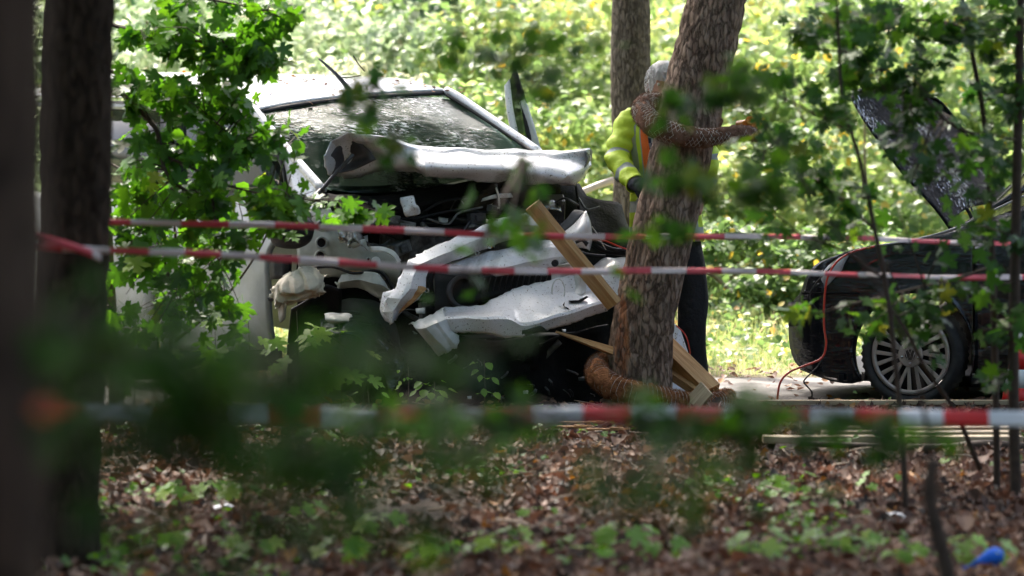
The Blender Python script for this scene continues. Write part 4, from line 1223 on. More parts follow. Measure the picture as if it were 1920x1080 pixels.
# bumper cover with its shelf and lower lip
bmp = vs('bumper', [
    [(832, 575, 23.56), (868, 574, 23.58), (904, 572, 23.60), (928, 558, 23.64), (957, 544, 23.70), (1002, 532, 23.76), (1042, 522, 23.82), (1085, 514, 23.88), (1112, 520, 23.94), (1135, 530, 24.0)],
    [(833, 584, 23.48), (868, 583, 23.50), (905, 581, 23.50), (935, 573, 23.54), (968, 563, 23.60), (1005, 556, 23.68), (1045, 550, 23.76), (1085, 546, 23.82), (1110, 547, 23.88), (1136, 548, 23.94)],
    [(835, 594, 23.34), (870, 593, 23.34), (908, 593, 23.34), (945, 594, 23.36), (975, 604, 23.40), (1008, 600, 23.46), (1045, 589, 23.54), (1082, 578, 23.62), (1110, 569, 23.70), (1138, 562, 23.78)],
    [(836, 598, 23.33), (870, 597, 23.33), (910, 598, 23.33), (955, 600, 23.35), (979, 611, 23.39), (1008, 606, 23.45), (1045, 595, 23.53), (1082, 584, 23.61), (1112, 574, 23.69), (1138, 567, 23.77)],
    [(841, 621, 23.36), (870, 623, 23.36), (906, 626, 23.36), (947, 634, 23.38), (978, 632, 23.42), (1000, 622, 23.47), (1030, 618, 23.55), (1070, 606, 23.63), (1102, 595, 23.71), (1138, 583, 23.8)]],
   'white', up=(5, 7), thick=.006, crumple=.002, freq=5, lin=(1, 0), crease=.012, cfreq=8, jag=.006)
sheet('skid_insert', [[(980, 620, 23.40), (1012, 612, 23.46), (1020, 614, 23.48)], [(978, 630, 23.42), (1012, 622, 23.47), (1026, 620, 23.5)]], M['black'], bmp, up=(3, 4), thick=.02)
slab('crack', [(1055, 572, 23.60), (1059, 566, 23.61), (1058, 574, 23.60), (1066, 578, 23.6), (1075, 586, 23.6), (1064, 580, 23.6)], M['blackmatte'], bmp, depth=.02, bev=0)
slab('tear', [(1066, 564, 23.66), (1085, 563, 23.68), (1100, 555, 23.72), (1104, 557, 23.72), (1090, 566, 23.68), (1072, 568, 23.66)], M['blackmatte'], bmp, depth=.03, bev=0)
vs('bumper_flap', [
    [(832, 576, 23.44), (812, 590, 23.36), (790, 600, 23.32), (764, 610, 23.34)],
    [(837, 598, 23.34), (820, 606, 23.28), (800, 614, 23.26), (780, 616, 23.3)],
    [(846, 621, 23.36), (834, 626, 23.30), (815, 634, 23.28), (796, 634, 23.32)],
    [(862, 626, 23.38), (858, 650, 23.34), (840, 658, 23.32), (822, 665, 23.34)]], 'white_worn', up=(6, 6), thick=.006, crumple=.004, freq=5, crease=.020, cfreq=8, jag=.009, lin=(1, 1))
# crushed number-plate area with emblem hollow
vs('crushed_panel', [
    [(1030, 500, 23.86), (1060, 494, 23.84), (1086, 490, 23.86), (1106, 492, 23.9)],
    [(1034, 515, 23.84), (1060, 515, 23.9), (1085, 512, 23.82), (1102, 512, 23.88)],
    [(1036, 535, 23.82), (1060, 540, 23.88), (1082, 535, 23.8), (1100, 532, 23.86)],
    [(1040, 556, 23.76), (1062, 560, 23.78), (1082, 556, 23.74), (1098, 550, 23.8)]], 'white_worn', up=(7, 7), thick=.006, crumple=.02, freq=11, crease=.04, cfreq=14)
V, F = tube_geo([P(1047 + 12 * math.cos(a), 545 + 22 * math.sin(a), 23.74) for a in np.linspace(0, 6.283, 25)], .004, 5); mesh('emblem_ring', V, F, M['white_worn'], van)
V, F = disc_geo(P(1040, 494, 23.76), (.2, -1, .2), .001, .02, .02, 20); bevel(mesh('sensor', V, F, M['black'], van, smooth=False), .005)
vs('right_wing', [
    [(1112, 498, 24.15), (1130, 486, 24.1), (1155, 484, 24.1), (1185, 480, 24.2)],
    [(1108, 515, 24.05), (1130, 508, 23.96), (1155, 505, 23.98), (1185, 500, 24.1)],
    [(1104, 540, 24.0), (1128, 538, 23.9), (1152, 535, 23.92), (1185, 530, 24.0)],
    [(1106, 560, 23.98), (1130, 562, 23.9), (1155, 560, 23.9), (1185, 555, 24.0)]], 'white', up=(6, 6), thick=.008, crumple=.01, freq=9, crease=.035, cfreq=11)
slab('number_plate_lamp', [(1132, 575, 23.78), (1148, 566, 23.82), (1152, 574, 23.82), (1135, 584, 23.78)], M['lens'], van, depth=.03)
vs('right_arch_liner', [
    [(1081, 345, 24.7), (1097, 365, 24.72), (1125, 374, 24.75), (1154, 378, 24.8), (1166, 385, 24.85)],
    [(1085, 380, 24.6), (1100, 395, 24.62), (1128, 405, 24.65), (1160, 408, 24.7), (1176, 420, 24.78)],
    [(1090, 430, 24.5), (1105, 440, 24.5), (1130, 445, 24.55), (1165, 450, 24.6), (1190, 450, 24.7)],
    [(1090, 520, 24.4), (1105, 520, 24.4), (1130, 520, 24.45), (1165, 520, 24.5), (1195, 520, 24.6)]], 'blackmatte', up=(5, 5), thick=.012, crumple=.012)
vs('underbody', [[(600, 700, 23.9), (800, 700, 23.95), (1000, 700, 24.1), (1140, 690, 24.3)], [(600, 735, 24.6), (800, 738, 24.8), (1000, 738, 24.9), (1140, 735, 25.0)]], 'blackmatte', up=(4, 5), thick=.02, crumple=.04)
vs('underside_shade_sheet', [[(700, 640, 23.95), (820, 660, 23.95), (980, 650, 24.0), (1140, 610, 24.2)], [(690, 700, 23.9), (820, 710, 23.9), (980, 705, 24.0), (1140, 680, 24.2)], [(680, 770, 23.9), (820, 775, 23.9), (980, 772, 24.0), (1140, 768, 24.1)]], 'blackmatte', up=(6, 8), thick=.02, crumple=.10, freq=6)  # dark crumpled sheet standing in for the shadow under the van front
for i in range(16):
    x, y = R.uniform(840, 1120), R.uniform(650, 750)
    a = R.uniform(0, 3.1); l = R.uniform(8, 26)
    tube('debris_strip', [(x, y, 23.8), (x + l * math.cos(a) * .5 + 2, y + l * math.sin(a) * .5, 23.78), (x + l * math.cos(a), y + l * math.sin(a), 23.82)], R.choice([.003, .006, .01]), M[R.choice(['darkgrey', 'engine', 'black', 'darkgrey'])], van, n=5, k=3)
for (x, y, s, mt) in [(788, 583, 9, 'white_worn'), (985, 735, 5, 'white_worn'), (1090, 710, 6, 'darkgrey'), (920, 600, 5, 'black'), (880, 745, 4, 'paper'), (625, 700, 7, 'paper')]:
    sheet('shard', [[(x - s, y - s * .5, 23.72), (x + s, y - s * .7, 23.72)], [(x - s * .8, y + s * .5, 23.7), (x + s, y + s * .5, 23.7)]], M[mt], van, up=(2, 2), thick=.004)
# road wheels at the back (left side)
for (px, py, d) in ((120, 600, 27.0), (430, 600, 28.2)):
    V, F = tyre_geo(P(px, py, d) * 1, (-.82, -.57, 0), .33, .21, .2); mesh('wheel', V, F, M['rubber'], van)
# seeds and leaf bits lying on the roof
n = 170
pp = []
for _ in range(n):
    a = R.random(); b = R.random()
    x0 = 200 + 560 * a
    px_, py_ = x0, (205 - 38 * a) * (1 - b) + 147 * b
    dd = 25.05 + (1 - a) * .2 + b * 1.0 - .3 * (a - .5)
    pp.append(tuple(P(px_, py_, dd)))
# ---------------------------------------------------------------- debris on the van roof: dropped on its real surface
def drop_on(objname_obj, n, name, sz, mat, xr, yr):
    me = objname_obj.data
    off = MESH_OFF[objname_obj.name]
    co = np.zeros(len(me.vertices) * 3); me.vertices.foreach_get('co', co); co = co.reshape(-1, 3) + np.array(off)
    idx = N.choice(len(co), n)
    pos = co[idx] + N.normal(size=(n, 3)) * np.array([.05, .05, 0]) + np.array([0, 0, .006])
    nrm = np.stack([N.normal(size=n) * .3, N.normal(size=n) * .3, np.ones(n)], 1)
    o = scatter(name, QUAD, pos, rotmats(nrm, N.normal(size=(n, 3))), N.uniform(sz * .5, sz, n), np.clip(N.normal(.75, .2, n), 0, 1), M[mat])
    tag(o, kind='stuff')
roof = [o for o in van.children if o.name.startswith('roof')][0]
drop_on(roof, 420, 'roof_leaf_bits', .045, 'litter', None, None)
tw = tube('fallen_twig', [(662, 104, 25.6), (672, 120, 25.6), (684, 134, 25.6)], .004, M['twig'], None, n=5, loc=P(684, 136, 25.6)); tag(tw, 'thin dark twig standing up on the van roof beside the aerial', 'twig')
tw = tube('fallen_twig', [(635, 146, 25.6), (655, 145, 25.58), (676, 142, 25.6)], .004, M['twig'], None, n=5, loc=P(655, 146, 25.6)); tag(tw, 'thin dark twig lying flat on the van roof', 'twig')

# ---------------------------------------------------------------- the dark car
CB = P(1715, 765, 24.1); CB.z = 0
car = root('dark_car', CB, 'glossy black car with its bonnet raised, standing on the road at the right', 'car')
TH = rad(20)
RW, LT = Vector((math.cos(TH), -math.sin(TH), 0)), Vector((math.sin(TH), math.cos(TH), 0))
WC = P(1716, 664, 24.22)
def side_d(px):
    """distance of the near side of the car at image column px"""
    x0 = WC.x; d = 24.1
    for _ in range(6):
        x = (px - 960) / 8000 * d
        d = 24.1 - (x - x0) * math.tan(TH)
    return d
def cs(px, py, o=0.0):
    return P(px, py, side_d(px) + o)
# near side: rings between the wheel arch and the outline
cx, cyy, ra = 1716, 661, 112
outl = [(1598, 716), (1560, 708), (1528, 702), (1496, 684), (1482, 650), (1480, 600), (1488, 566), (1502, 548), (1512, 520), (1530, 496), (1560, 482), (1600, 468), (1650, 458), (1700, 451), (1750, 443), (1790, 432),
        (1823, 420), (1823, 480), (1823, 540), (1823, 600), (1823, 650), (1823, 690), (1823, 716)]
ang = [math.atan2(y - cyy, x - cx) for x, y in outl]
rows = []
nu = len(outl)
a0, a1 = math.atan2(716 - cyy, 1616 - cx), math.atan2(716 - cyy, 1813 - cx)
for k, (t_) in enumerate([0, .06, .2, .45, .75, 1]):
    row = []
    for i, (x, y) in enumerate(outl):
        a = ang[i]
        if a > math.pi / 2: a -= 2 * math.pi
        s0 = a0 - 2 * math.pi if a0 > math.pi / 2 else a0
        aa = s0 + (a1 - s0) * (i / (nu - 1)) * .0 + (a - s0) * 1.0
        aa = max(s0, min(a1, a))
        ax_, ay_ = cx + ra * math.cos(aa), cyy + ra * math.sin(aa)
        X, Y = ax_ + (x - ax_) * t_, ay_ + (y - ay_) * t_
        hh = (Y - 560) / 150
        o = .05 * max(0, -hh) ** 2 + .03 * max(0, hh) ** 2
        front = max(0, (1560 - X) / 80)
        o += .30 * front ** 2.2
        if t_ == 0: o += .04
        if t_ == .06: o -= .012
        row.append(tuple(cs(X, Y, o)))
    rows.append(row)
sheet('front_wing', rows, M['blackpaint'], car, up=(4, 3), thick=.004, world_pts=True)
# doors
def side_sheet(name, cols, rws, mat, **k):
    return sheet(name, [[tuple(cs(x, y(x) if callable(y) else y, o)) for x in cols] for (y, o) in rws], M[mat], car, world_pts=True, **k)
belt = lambda x: 420 - (x - 1823) * .34 if x < 1960 else 373 - (x - 1960) * .12
door = side_sheet('front_door', [1828, 1880, 1960, 2100, 2260], [(belt, .06), (lambda x: belt(x) + 50, .02), (480, .0), (560, -.01), (640, .0), (690, .02), (716, .05)], 'blackpaint', up=(3, 3), thick=.02)
side_sheet('rear_door', [2266, 2400, 2540, 2700], [(belt, .06), (480, .0), (560, -.01), (640, .0), (716, .05)], 'blackpaint', up=(3, 3), thick=.02)
side_sheet('rear_quarter', [2706, 2850, 2980, 3060], [(lambda x: 330, .08), (480, .0), (560, -.01), (640, .02), (690, .08)], 'blackpaint', up=(3, 3), thick=.02)
side_sheet('side_window', [1990, 2100, 2260], [(lambda x: 260 - (x - 1990) * .2, .25), (lambda x: belt(x) - 2, .07)], 'glass', up=(2, 3), thick=.005)
side_sheet('side_window', [2272, 2400, 2600], [(lambda x: 200, .27), (lambda x: belt(x) - 2, .07)], 'glass', up=(2, 3), thick=.005)
# rest of the body, crossed over to the far side
def across(name, pts, w, mat, bulge=0.05, vec=None, n=6, **k):
    rws = []
    for i in range(n):
        f = i / (n - 1)
        b = bulge * (1 - (2 * f - 1) ** 2)
        rws.append([tuple(Vector(p) + LT * (w * f) + (vec or Vector((0, 0, 1))) * b) for p in pts])
    return sheet(name, rws, M[mat], car, world_pts=True, **k)
FRW = -RW
across('front_bumper', [cs(1502, 566, .33), cs(1484, 600, .38), cs(1482, 650, .4), cs(1500, 690, .36), cs(1560, 712, .3)], 1.2, 'blackpaint', .10, FRW, up=(3, 3), thick=.01)
across('front_bumper_lip', [cs(1598, 716, .05), cs(1560, 712, .05), cs(1500, 690, .2)], 1.5, 'black', .0, up=(2, 2), thick=.01)
across('bay_floor', [cs(1530, 520, .25), cs(1620, 520, .1), cs(1790, 500, .1)], 1.45, 'blackmatte', 0, up=(2, 2), thick=.01)
across('firewall', [cs(1822, 430, .1), cs(1822, 700, .1)], 1.45, 'blackmatte', 0, up=(2, 2), thick=.02)
across('windscreen', [cs(1835, 412, .12), cs(1990, 262, .28)], 1.2, 'glass', .12, FRW, up=(3, 4), thick=.006)
across('roof', [cs(1990, 262, .28), cs(2150, 205, .3), cs(2500, 185, .3), cs(2850, 210, .3), cs(3000, 330, .2)], 1.12, 'blackpaint', .05, up=(3, 4), thick=.02)
across('tailgate', [cs(3000, 330, .1), cs(3060, 480, .02), cs(3060, 690, .05)], 1.5, 'blackpaint', .05, up=(3, 3), thick=.02)
across('underfloor', [cs(1600, 712, .25), cs(1823, 712, .2), cs(2600, 705, .2), cs(3060, 690, .2)], 1.3, 'blackmatte', 0, up=(2, 2), thick=.02)
tube('sill_trim', [cs(1823, 716, .04), cs(2100, 716, .04), cs(2500, 712, .04), cs(2700, 708, .04)], .03, M['black'], car, px=False)
tube('windscreen_pillar', [cs(1700, 452, .03), cs(1760, 440, .04), cs(1820, 415, .06), cs(1870, 385, .10), cs(1925, 350, .16), cs(1990, 300, .25), cs(2040, 262, .3)], [.006, .010, .014, .018, .02, .02, .02], M['blackpaint'], car, px=False)
tube('bright_trim', [cs(1640, 462, .02), cs(1720, 448, .01), cs(1790, 428, .0), cs(1850, 400, .0), cs(1922, 366, .02)], .006, M['lens'], car, px=False)
# headlamp, fog lamp, seam lines
hl = sheet('headlamp', [[tuple(cs(x, y, o)) for x, y, o in r] for r in [
    [(1512, 522, .20), (1528, 502, .10), (1556, 488, .03), (1592, 476, -.012)],
    [(1508, 545, .22), (1524, 528, .08), (1552, 510, -.012), (1585, 490, -.014)],
    [(1516, 562, .18), (1535, 550, .04), (1556, 530, -.014), (1578, 508, -.014)]]], M['lens'], car, up=(4, 4), thick=.01, world_pts=True)
side_sheet('bumper_strip', [1478, 1490, 1508], [(566, .16), (590, .14), (612, .15)], 'darkgrey', up=(2, 2), thick=.01)
side_sheet('bumper_seam', [1502, 1560, 1612], [(548, -.004), (552, -.004)], 'blackmatte', up=(1, 3), thick=.004)
for i in range(4):
    g = Geo(); g.box(P(1575 + i * 16, 706, 24.35), (.03, .2, .04)); g.build('mudflap_clip', M['blackmatte'], car, smooth=False)
# wheel, steered towards the camera
WAX = Vector((-.36, -1, .03)).normalized()
V, F = tyre_geo(WC, WAX, .302, .230, .215, n=96, tread=.010)
wh = mesh('wheel', V, F, M['rubber'], car)
a_ = WAX.cross(Vector((0, 0, 1))).normalized(); b_ = WAX.cross(a_)
fc = WC + WAX * .092
V, F = disc_geo(fc, WAX, .202, .227, .014, 64); mesh('rim', V, F, M['rimbrown'], wh)
V, F = disc_geo(fc - WAX * .06, WAX, .001, .215, .01, 48); mesh('brake_side', V, F, M['blackmatte'], wh, smooth=False)
for i in range(10):
    an = 2 * math.pi * i / 10 + .12
    g = Geo()
    for s_ in (-1, 1):
        r0, r1 = .062, .206
        p0 = fc + (a_ * math.cos(an) + b_ * math.sin(an)) * r0
        an2 = an + s_ * .17
        p1 = fc + (a_ * math.cos(an2) + b_ * math.sin(an2)) * r1
        t_ = (p1 - p0).normalized(); sd = t_.cross(WAX)
        V = []
        for (p, w) in ((p0, .008), (p1, .0125)):
            V += [p - sd * w, p + sd * w, p + sd * w + WAX * .012, p - sd * w + WAX * .012]
        g.add(V, [(0, 1, 2, 3), (7, 6, 5, 4), (0, 4, 5, 1), (1, 5, 6, 2), (2, 6, 7, 3), (3, 7, 4, 0)])
    bevel(g.build('spoke', M['rimbrown'], wh, smooth=False), .003, 2)
V, F = disc_geo(fc, WAX, .0005, .072, .020, 40); hub = bevel(mesh('hub', V, F, M['rimbrown'], wh, smooth=False), .006, 2)
V, F = disc_geo(fc + WAX * .020, WAX, .0005, .036, .003, 40); mesh('hub_badge', V, F, M['black'], wh, smooth=False)
def badge_pt(x, y): return fc + WAX * .0245 + a_ * (-x) * .033 + Vector((0, 0, 1)) * y * .033
g = Geo()
g.tube([badge_pt(math.cos(q), math.sin(q)) for q in np.linspace(0, 6.2832, 33)], .0022)
g.tube([badge_pt(-.38, .9), badge_pt(0, .1), badge_pt(.38, .9)], .0024)
g.tube([badge_pt(-.86, .5), badge_pt(-.42, -.86), badge_pt(0, -.05), badge_pt(.42, -.86), badge_pt(.86, .5)], .0024)
g.build('hub_emblem', M['rimbrown'], wh)
for k in range(5):
    an = 2 * math.pi * k / 5 + .3
    V, F = disc_geo(fc + WAX * .004 + (a_ * math.cos(an) + b_ * math.sin(an)) * .05, WAX, .0005, .008, .02, 8); mesh('wheel_nut', V, F, M['steel'], wh)
for (c, s_) in ((WC + LT * 1.42 + RW * 0.0, 1), (WC + RW * 2.65, 0), (WC + LT * 1.45 + RW * 2.65, 0)):
    V, F = tyre_geo(c + Vector((0, 0, 0)), WAX if s_ else LT, .293, .2, .205, n=48); w2 = mesh('wheel', V, F, M['rubber'], car)
    V, F = disc_geo(c - LT * .09, LT, .001, .2, .02, 32); mesh('rim', V, F, M['rimbrown'], w2)
# raised bonnet
hn = P(1790, 432, 24.55)
hl0, hl1 = P(1786, 434, 24.62), P(1908, 392, 25.85)
BC = [
    [P(1600, 178, 24.75), P(1622, 168, 24.95), P(1652, 162, 25.2), P(1700, 168, 25.6), P(1735, 178, 25.9), P(1762, 192, 26.0)],
    [P(1618, 218, 24.72), P(1645, 205, 24.95), P(1680, 198, 25.2), P(1728, 205, 25.55), P(1768, 218, 25.85), P(1792, 228, 25.98)],
    [P(1658, 275, 24.7), P(1690, 265, 24.9), P(1728, 258, 25.15), P(1775, 264, 25.5), P(1812, 272, 25.8), P(1832, 282, 25.95)],
    [P(1700, 330, 24.67), P(1735, 320, 24.88), P(1770, 314, 25.1), P(1812, 318, 25.45), P(1846, 326, 25.75), P(1868, 334, 25.9)],
    [P(1752, 386, 24.64), P(1775, 378, 24.85), P(1806, 368, 25.05), P(1846, 360, 25.4), P(1878, 366, 25.7), P(1894, 372, 25.87)],
    [P(1786, 432, 24.62), P(1794, 408, 24.8), P(1812, 392, 25.0), P(1850, 383, 25.35), P(1882, 388, 25.65), P(1906, 396, 25.85)]]
bn = sheet('bonnet', BC, M['blackgloss'], car, up=(6, 6), thick=.008, world_pts=True, crumple=.004, freq=3)
tube('bonnet_rim', [P(1786, 434, 24.60), P(1752, 388, 24.62), P(1700, 332, 24.65), P(1658, 277, 24.68), P(1618, 220, 24.70), P(1599, 180, 24.73), P(1622, 167, 24.93), P(1652, 161, 25.18), P(1700, 167, 25.58), P(1735, 177, 25.88), P(1763, 192, 25.98),
     P(1793, 228, 25.96), P(1833, 282, 25.93), P(1869, 334, 25.88), P(1907, 396, 25.83)], .010, M['blackgloss'], bn, px=False)
for off in (.3, .72):
    tube('crease', [Vector(BC[i][1]).lerp(Vector(BC[i][5]), off) + Vector((-.008, -.03, .01)) for i in range(6)], .006, M['blackgloss'], bn, px=False)
tube('hinge', [P(1790, 430, 24.6), P(1778, 440, 24.55), P(1762, 452, 24.5)], .012, M['black'], car, px=False)
tube('bonnet_strut', [P(1812, 390, 25.0), P(1820, 405, 25.0), P(1826, 425, 25.0)], .011, M['black'], car, px=False)

# jump leads from the dark car to the ground
jl = root('jump_lead', P(1456, 765, 24.0), 'red jump lead hanging from the dark car headlamp to the road', 'cable')
tube('lead', [(1640, 462, 23.98), (1600, 472, 23.95), (1570, 490, 23.95), (1552, 520, 23.95), (1546, 560, 23.95), (1545, 610, 23.95), (1549, 645, 23.95), (1540, 672, 23.95), (1508, 686, 23.95), (1480, 698, 23.95), (1462, 720, 23.95), (1456, 766, 23.95)], .006, M['cablered'], jl)
jl = root('jump_lead', P(1515, 765, 24.0), 'black jump lead hanging from the dark car bumper to the road', 'cable')
tube('lead', [(1560, 500, 23.96), (1535, 525, 23.96), (1520, 550, 23.96), (1524, 570, 23.96), (1545, 600, 23.98), (1546, 655, 23.98), (1535, 685, 23.96), (1512, 708, 23.96), (1508, 718, 23.96), (1522, 735, 23.96), (1520, 752, 23.96), (1512, 768, 23.96)], .0045, M['black'], jl)

# traffic cone beyond the car's sill
def gy(px, py):
    lo, hi = 12.0, 40.0
    for _ in range(40):
        m_ = (lo + hi) / 2
        if P(px, py, m_).z < 0: hi = m_
        else: lo = m_
    return lo
cd = 23.75
cbp = P(1916, 768, cd); cbp.z = .01
cone = root('traffic_cone', cbp, 'red and white striped traffic cone at the right edge beside the dark car', 'cone')
bands = [(0, .03, .155, .15, 'conered'), (.03, .15, .118, .098, 'conered'), (.15, .27, .098, .078, 'conewhite'), (.27, .40, .078, .056, 'conered'), (.40, .52, .056, .036, 'conewhite'), (.52, .60, .036, .024, 'conered')]
for i, (z0, z1, r0, r1, mt) in enumerate(bands):
    z0, z1 = z0 * .85, z1 * .85
    V, F = tube_geo([cbp + Vector((0, 0, z0)), cbp + Vector((0, 0, z1))], [r0, r1], 28 if i else 4)
    mesh('base' if i == 0 else 'band', V, F, M[mt], cone, smooth=i > 0)

# ---------------------------------------------------------------- barrier tapes
def tape(label, pts, w, block, d_red0=0.0, twist=0.0, tw0=1.35, wob=.004, mats=('tapered', 'tapewhite')):
    W = smooth_path([P(*p) for p in pts], 40)
    seg = np.linalg.norm(np.diff(W, axis=0), axis=1); L = np.concatenate([[0], np.cumsum(seg)])
    n = int(L[-1] / (block / 6))
    V, F, mi = [], [], []
    for i in range(n + 1):
        s = L[-1] * i / n
        c = Vector([float(np.interp(s, L, W[:, k])) for k in range(3)])
        c.z += wob * math.sin(s * 2.1)
        a = tw0 + twist * math.sin(s * .8 + 1) + .12 * math.sin(s * 3.7)
        up = Vector((0, math.cos(a), math.sin(a)))
        nrm = Vector((0, -math.sin(a), math.cos(a)))
        for f in (-.5, -.17, .17, .5):
            V.append(c + up * (w * f) + nrm * (.004 * math.sin(s * 9 + f * 8)))
        if i < n:
            blk = int((s + d_red0) / block) % 2
            for k in range(3):
                F.append((i * 4 + k, (i + 1) * 4 + k, (i + 1) * 4 + k + 1, i * 4 + k + 1)); mi.append(blk)
    o = mesh('barrier_tape', V, F, [M[mats[0]], M[mats[1]]], None, mi=mi, loc=P(*pts[0]))
    tag(o, label, 'tape'); solid(o, .0006, 0)
    return o
tape('red and white barrier tape, uppermost strand across the van', [(150, 416, 17.2), (400, 424, 17.4), (700, 431, 17.8), (1000, 438, 18.3), (1400, 446, 18.9), (1700, 453, 19.4), (2100, 460, 20), (2900, 478, 22)], .027, .21, .02, .5, wob=.010)
tape('red and white barrier tape, middle strand wrapped round the dark trunk', [(66, 462, 15.35), (130, 468, 15.35), (230, 474, 15.5), (450, 484, 16.0), (760, 497, 16.6), (1100, 508, 17.4), (1500, 514, 18.2), (1800, 516, 18.8), (2100, 518, 19.4), (2900, 530, 21)], .027, .20, .10, .5, wob=.010)
tape('loose tail of barrier tape slanting over the dark trunk', [(66, 440, 15.3), (110, 455, 15.3), (150, 468, 15.32), (190, 485, 15.36)], .030, .2, .0, .1)
tape('wide red and white barrier tape, lowest strand in front of the leaf litter', [(-700, 760, 11.2), (-60, 768, 11.6), (300, 777, 11.8), (700, 779, 12.2), (1060, 777, 12.6), (1500, 782, 13.2), (1800, 784, 13.6), (2100, 783, 14), (2900, 775, 16)], .052, .185, .04, .12, 1.5, wob=.005, mats=('tapered_brightened', 'tapewhite_brightened'))
tape('distant barrier tape in the bushes behind the van', [(1085, 362, 29.5), (1130, 345, 29.5), (1190, 328, 29.5), (1260, 322, 29.5)], .05, .4, .49, .1)

# ---------------------------------------------------------------- coir wrapped rings round the leaning tree
def coir_ring(label, pts, rr, mat, hair_n, cat='coir ring', netstep=.035, end_core=False, double=False):
    t = root('coir_pipe', P(*pts[0]), label, cat)
    W = smooth_path([P(*p) for p in pts], 14)
    rads = np.interp(np.linspace(0, 1, len(W)), np.linspace(0, 1, len(rr)), rr)
    seg = np.linalg.norm(np.diff(W, axis=0), axis=1); L = np.concatenate([[0], np.cumsum(seg)])
    Vv, Ff = [], []
    nn = 26; ns = int(L[-1] / .012)
    frames = []
    prev = None
    for i in range(ns + 1):
        s = L[-1] * i / ns
        c = Vector([float(np.interp(s, L, W[:, k])) for k in range(3)])
        c2 = Vector([float(np.interp(min(s + .02, L[-1]), L, W[:, k])) for k in range(3)])
        c1 = Vector([float(np.interp(max(s - .02, 0), L, W[:, k])) for k in range(3)])
        tg = (c2 - c1).normalized()
        a = (prev - tg * prev.dot(tg)) if prev else tg.cross(Vector((0, 0, 1)))
        a.normalize(); prev = a; b = tg.cross(a)
        r = float(np.interp(s, L, rads))
        frames.append((c, tg, a, b, r))
        for k in range(nn):
            an = 2 * math.pi * k / nn
            q = a * math.cos(an) + b * math.sin(an)
            w = c + q * r
            Vv.append(w + q * (r * (.30 * mnoise.noise(w * 11) + .22 * mnoise.noise(w * 34))))
    for i in range(ns):
        for k in range(nn):
            Ff.append((i * nn + k, i * nn + (k + 1) % nn, (i + 1) * nn + (k + 1) % nn, (i + 1) * nn + k))
    Ff += [tuple(range(nn - 1, -1, -1)), tuple(range(ns * nn, (ns + 1) * nn))]
    mesh('sleeve', Vv, Ff, M[mat], t)
    # loose fibres
    hv, hf = [], []
    for _ in range(hair_n):
        c, tg, a, b, r = frames[R.randrange(len(frames))]
        an = R.uniform(0, 6.28); q = a * math.cos(an) + b * math.sin(an)
        p = c + q * r * .98
        dr_ = (q * R.uniform(.3, 1) + tg * R.uniform(-1, 1) + (b * math.cos(an) - a * math.sin(an)) * R.uniform(-1, 1)).normalized()
        l = R.uniform(.010, .026); sd = dr_.cross(Vector((0, 1, .2))).normalized() * .0009
        e = p + dr_ * l + Vector((0, 0, -.004)); k0 = len(hv)
        hv += [p - sd, p + sd, e]; hf.append((k0, k0 + 1, k0 + 2))
    o = mesh('fibres', hv, hf, M[mat], t); tag(o, kind='stuff')
    # netting: two sets of crossing cords
    g = Geo()
    turns = L[-1] / (netstep * (2.2 if double else 1.0))
    for sgn in ((1, -1) if double else (1,)):
        cords = 8 if double else 1
        for q0 in range(cords):
            pts_ = []
            m_ = int(turns * (16 if not double else 5)) if not double else len(frames) // 2
            for i in range(m_ + 1):
                f = i / m_
                c, tg, a, b, r = frames[min(len(frames) - 1, int(f * (len(frames) - 1)))]
                an = sgn * 2 * math.pi * (turns * f * (1 if not double else .42) + (0 if double else .35 * mnoise.noise(c * 9))) + 2 * math.pi * q0 / cords
                pts_.append(c + (a * math.cos(an) + b * math.sin(an)) * (r * 1.05))
            g.tube(pts_, .0012 if double else .0009, 4)
    g.build('netting', M['net'], t)['kind'] = 'stuff'
    if end_core:
        c, tg, a, b, r = frames[-1]
        V, F = disc_geo(c + tg * .01, tg, r * .45, r * .62, .03, 20); mesh('pipe_end', V, F, M['orange'], t)
    return t
coir_ring('dark brown coir covered ring hung high round the leaning trunk', [(1345, 232, 23.95), (1315, 210, 24.02), (1230, 192, 23.98), (1205, 206, 23.6), (1225, 232, 23.38), (1262, 250, 23.32), (1310, 258, 23.34), (1355, 254, 23.4), (1395, 248, 23.5), (1418, 254, 23.6)],
          [.04, .05, .055, .060, .062, .060, .052, .042, .036, .034], 'coirdark', 9000, double=True)
pe = root('drain_pipe_end', P(1392, 236, 23.62), 'short orange drain pipe end poking out beside the upper coir ring', 'pipe')
V, F = disc_geo(P(1384, 240, 23.66), (.9, -.4, .15), .030, .040, .10, 24); mesh('pipe', V, F, M['orange'], pe)
V, F = disc_geo(P(1405, 228, 23.6), (.2, -.9, .3), .012, .026, .02, 20); mesh('collar', V, F, M['orange'], pe)
coir_ring('rusty brown coir covered ring slumped round the foot of the leaning tree', [(1180, 690, 23.95), (1130, 678, 23.7), (1120, 700, 23.42), (1150, 725, 23.28), (1195, 740, 23.24), (1240, 748, 23.28), (1290, 755, 23.36), (1330, 755, 23.45), (1366, 745, 23.6)],
          [.045, .05, .062, .068, .07, .066, .055, .05, .05], 'coir', 20000, netstep=.026)

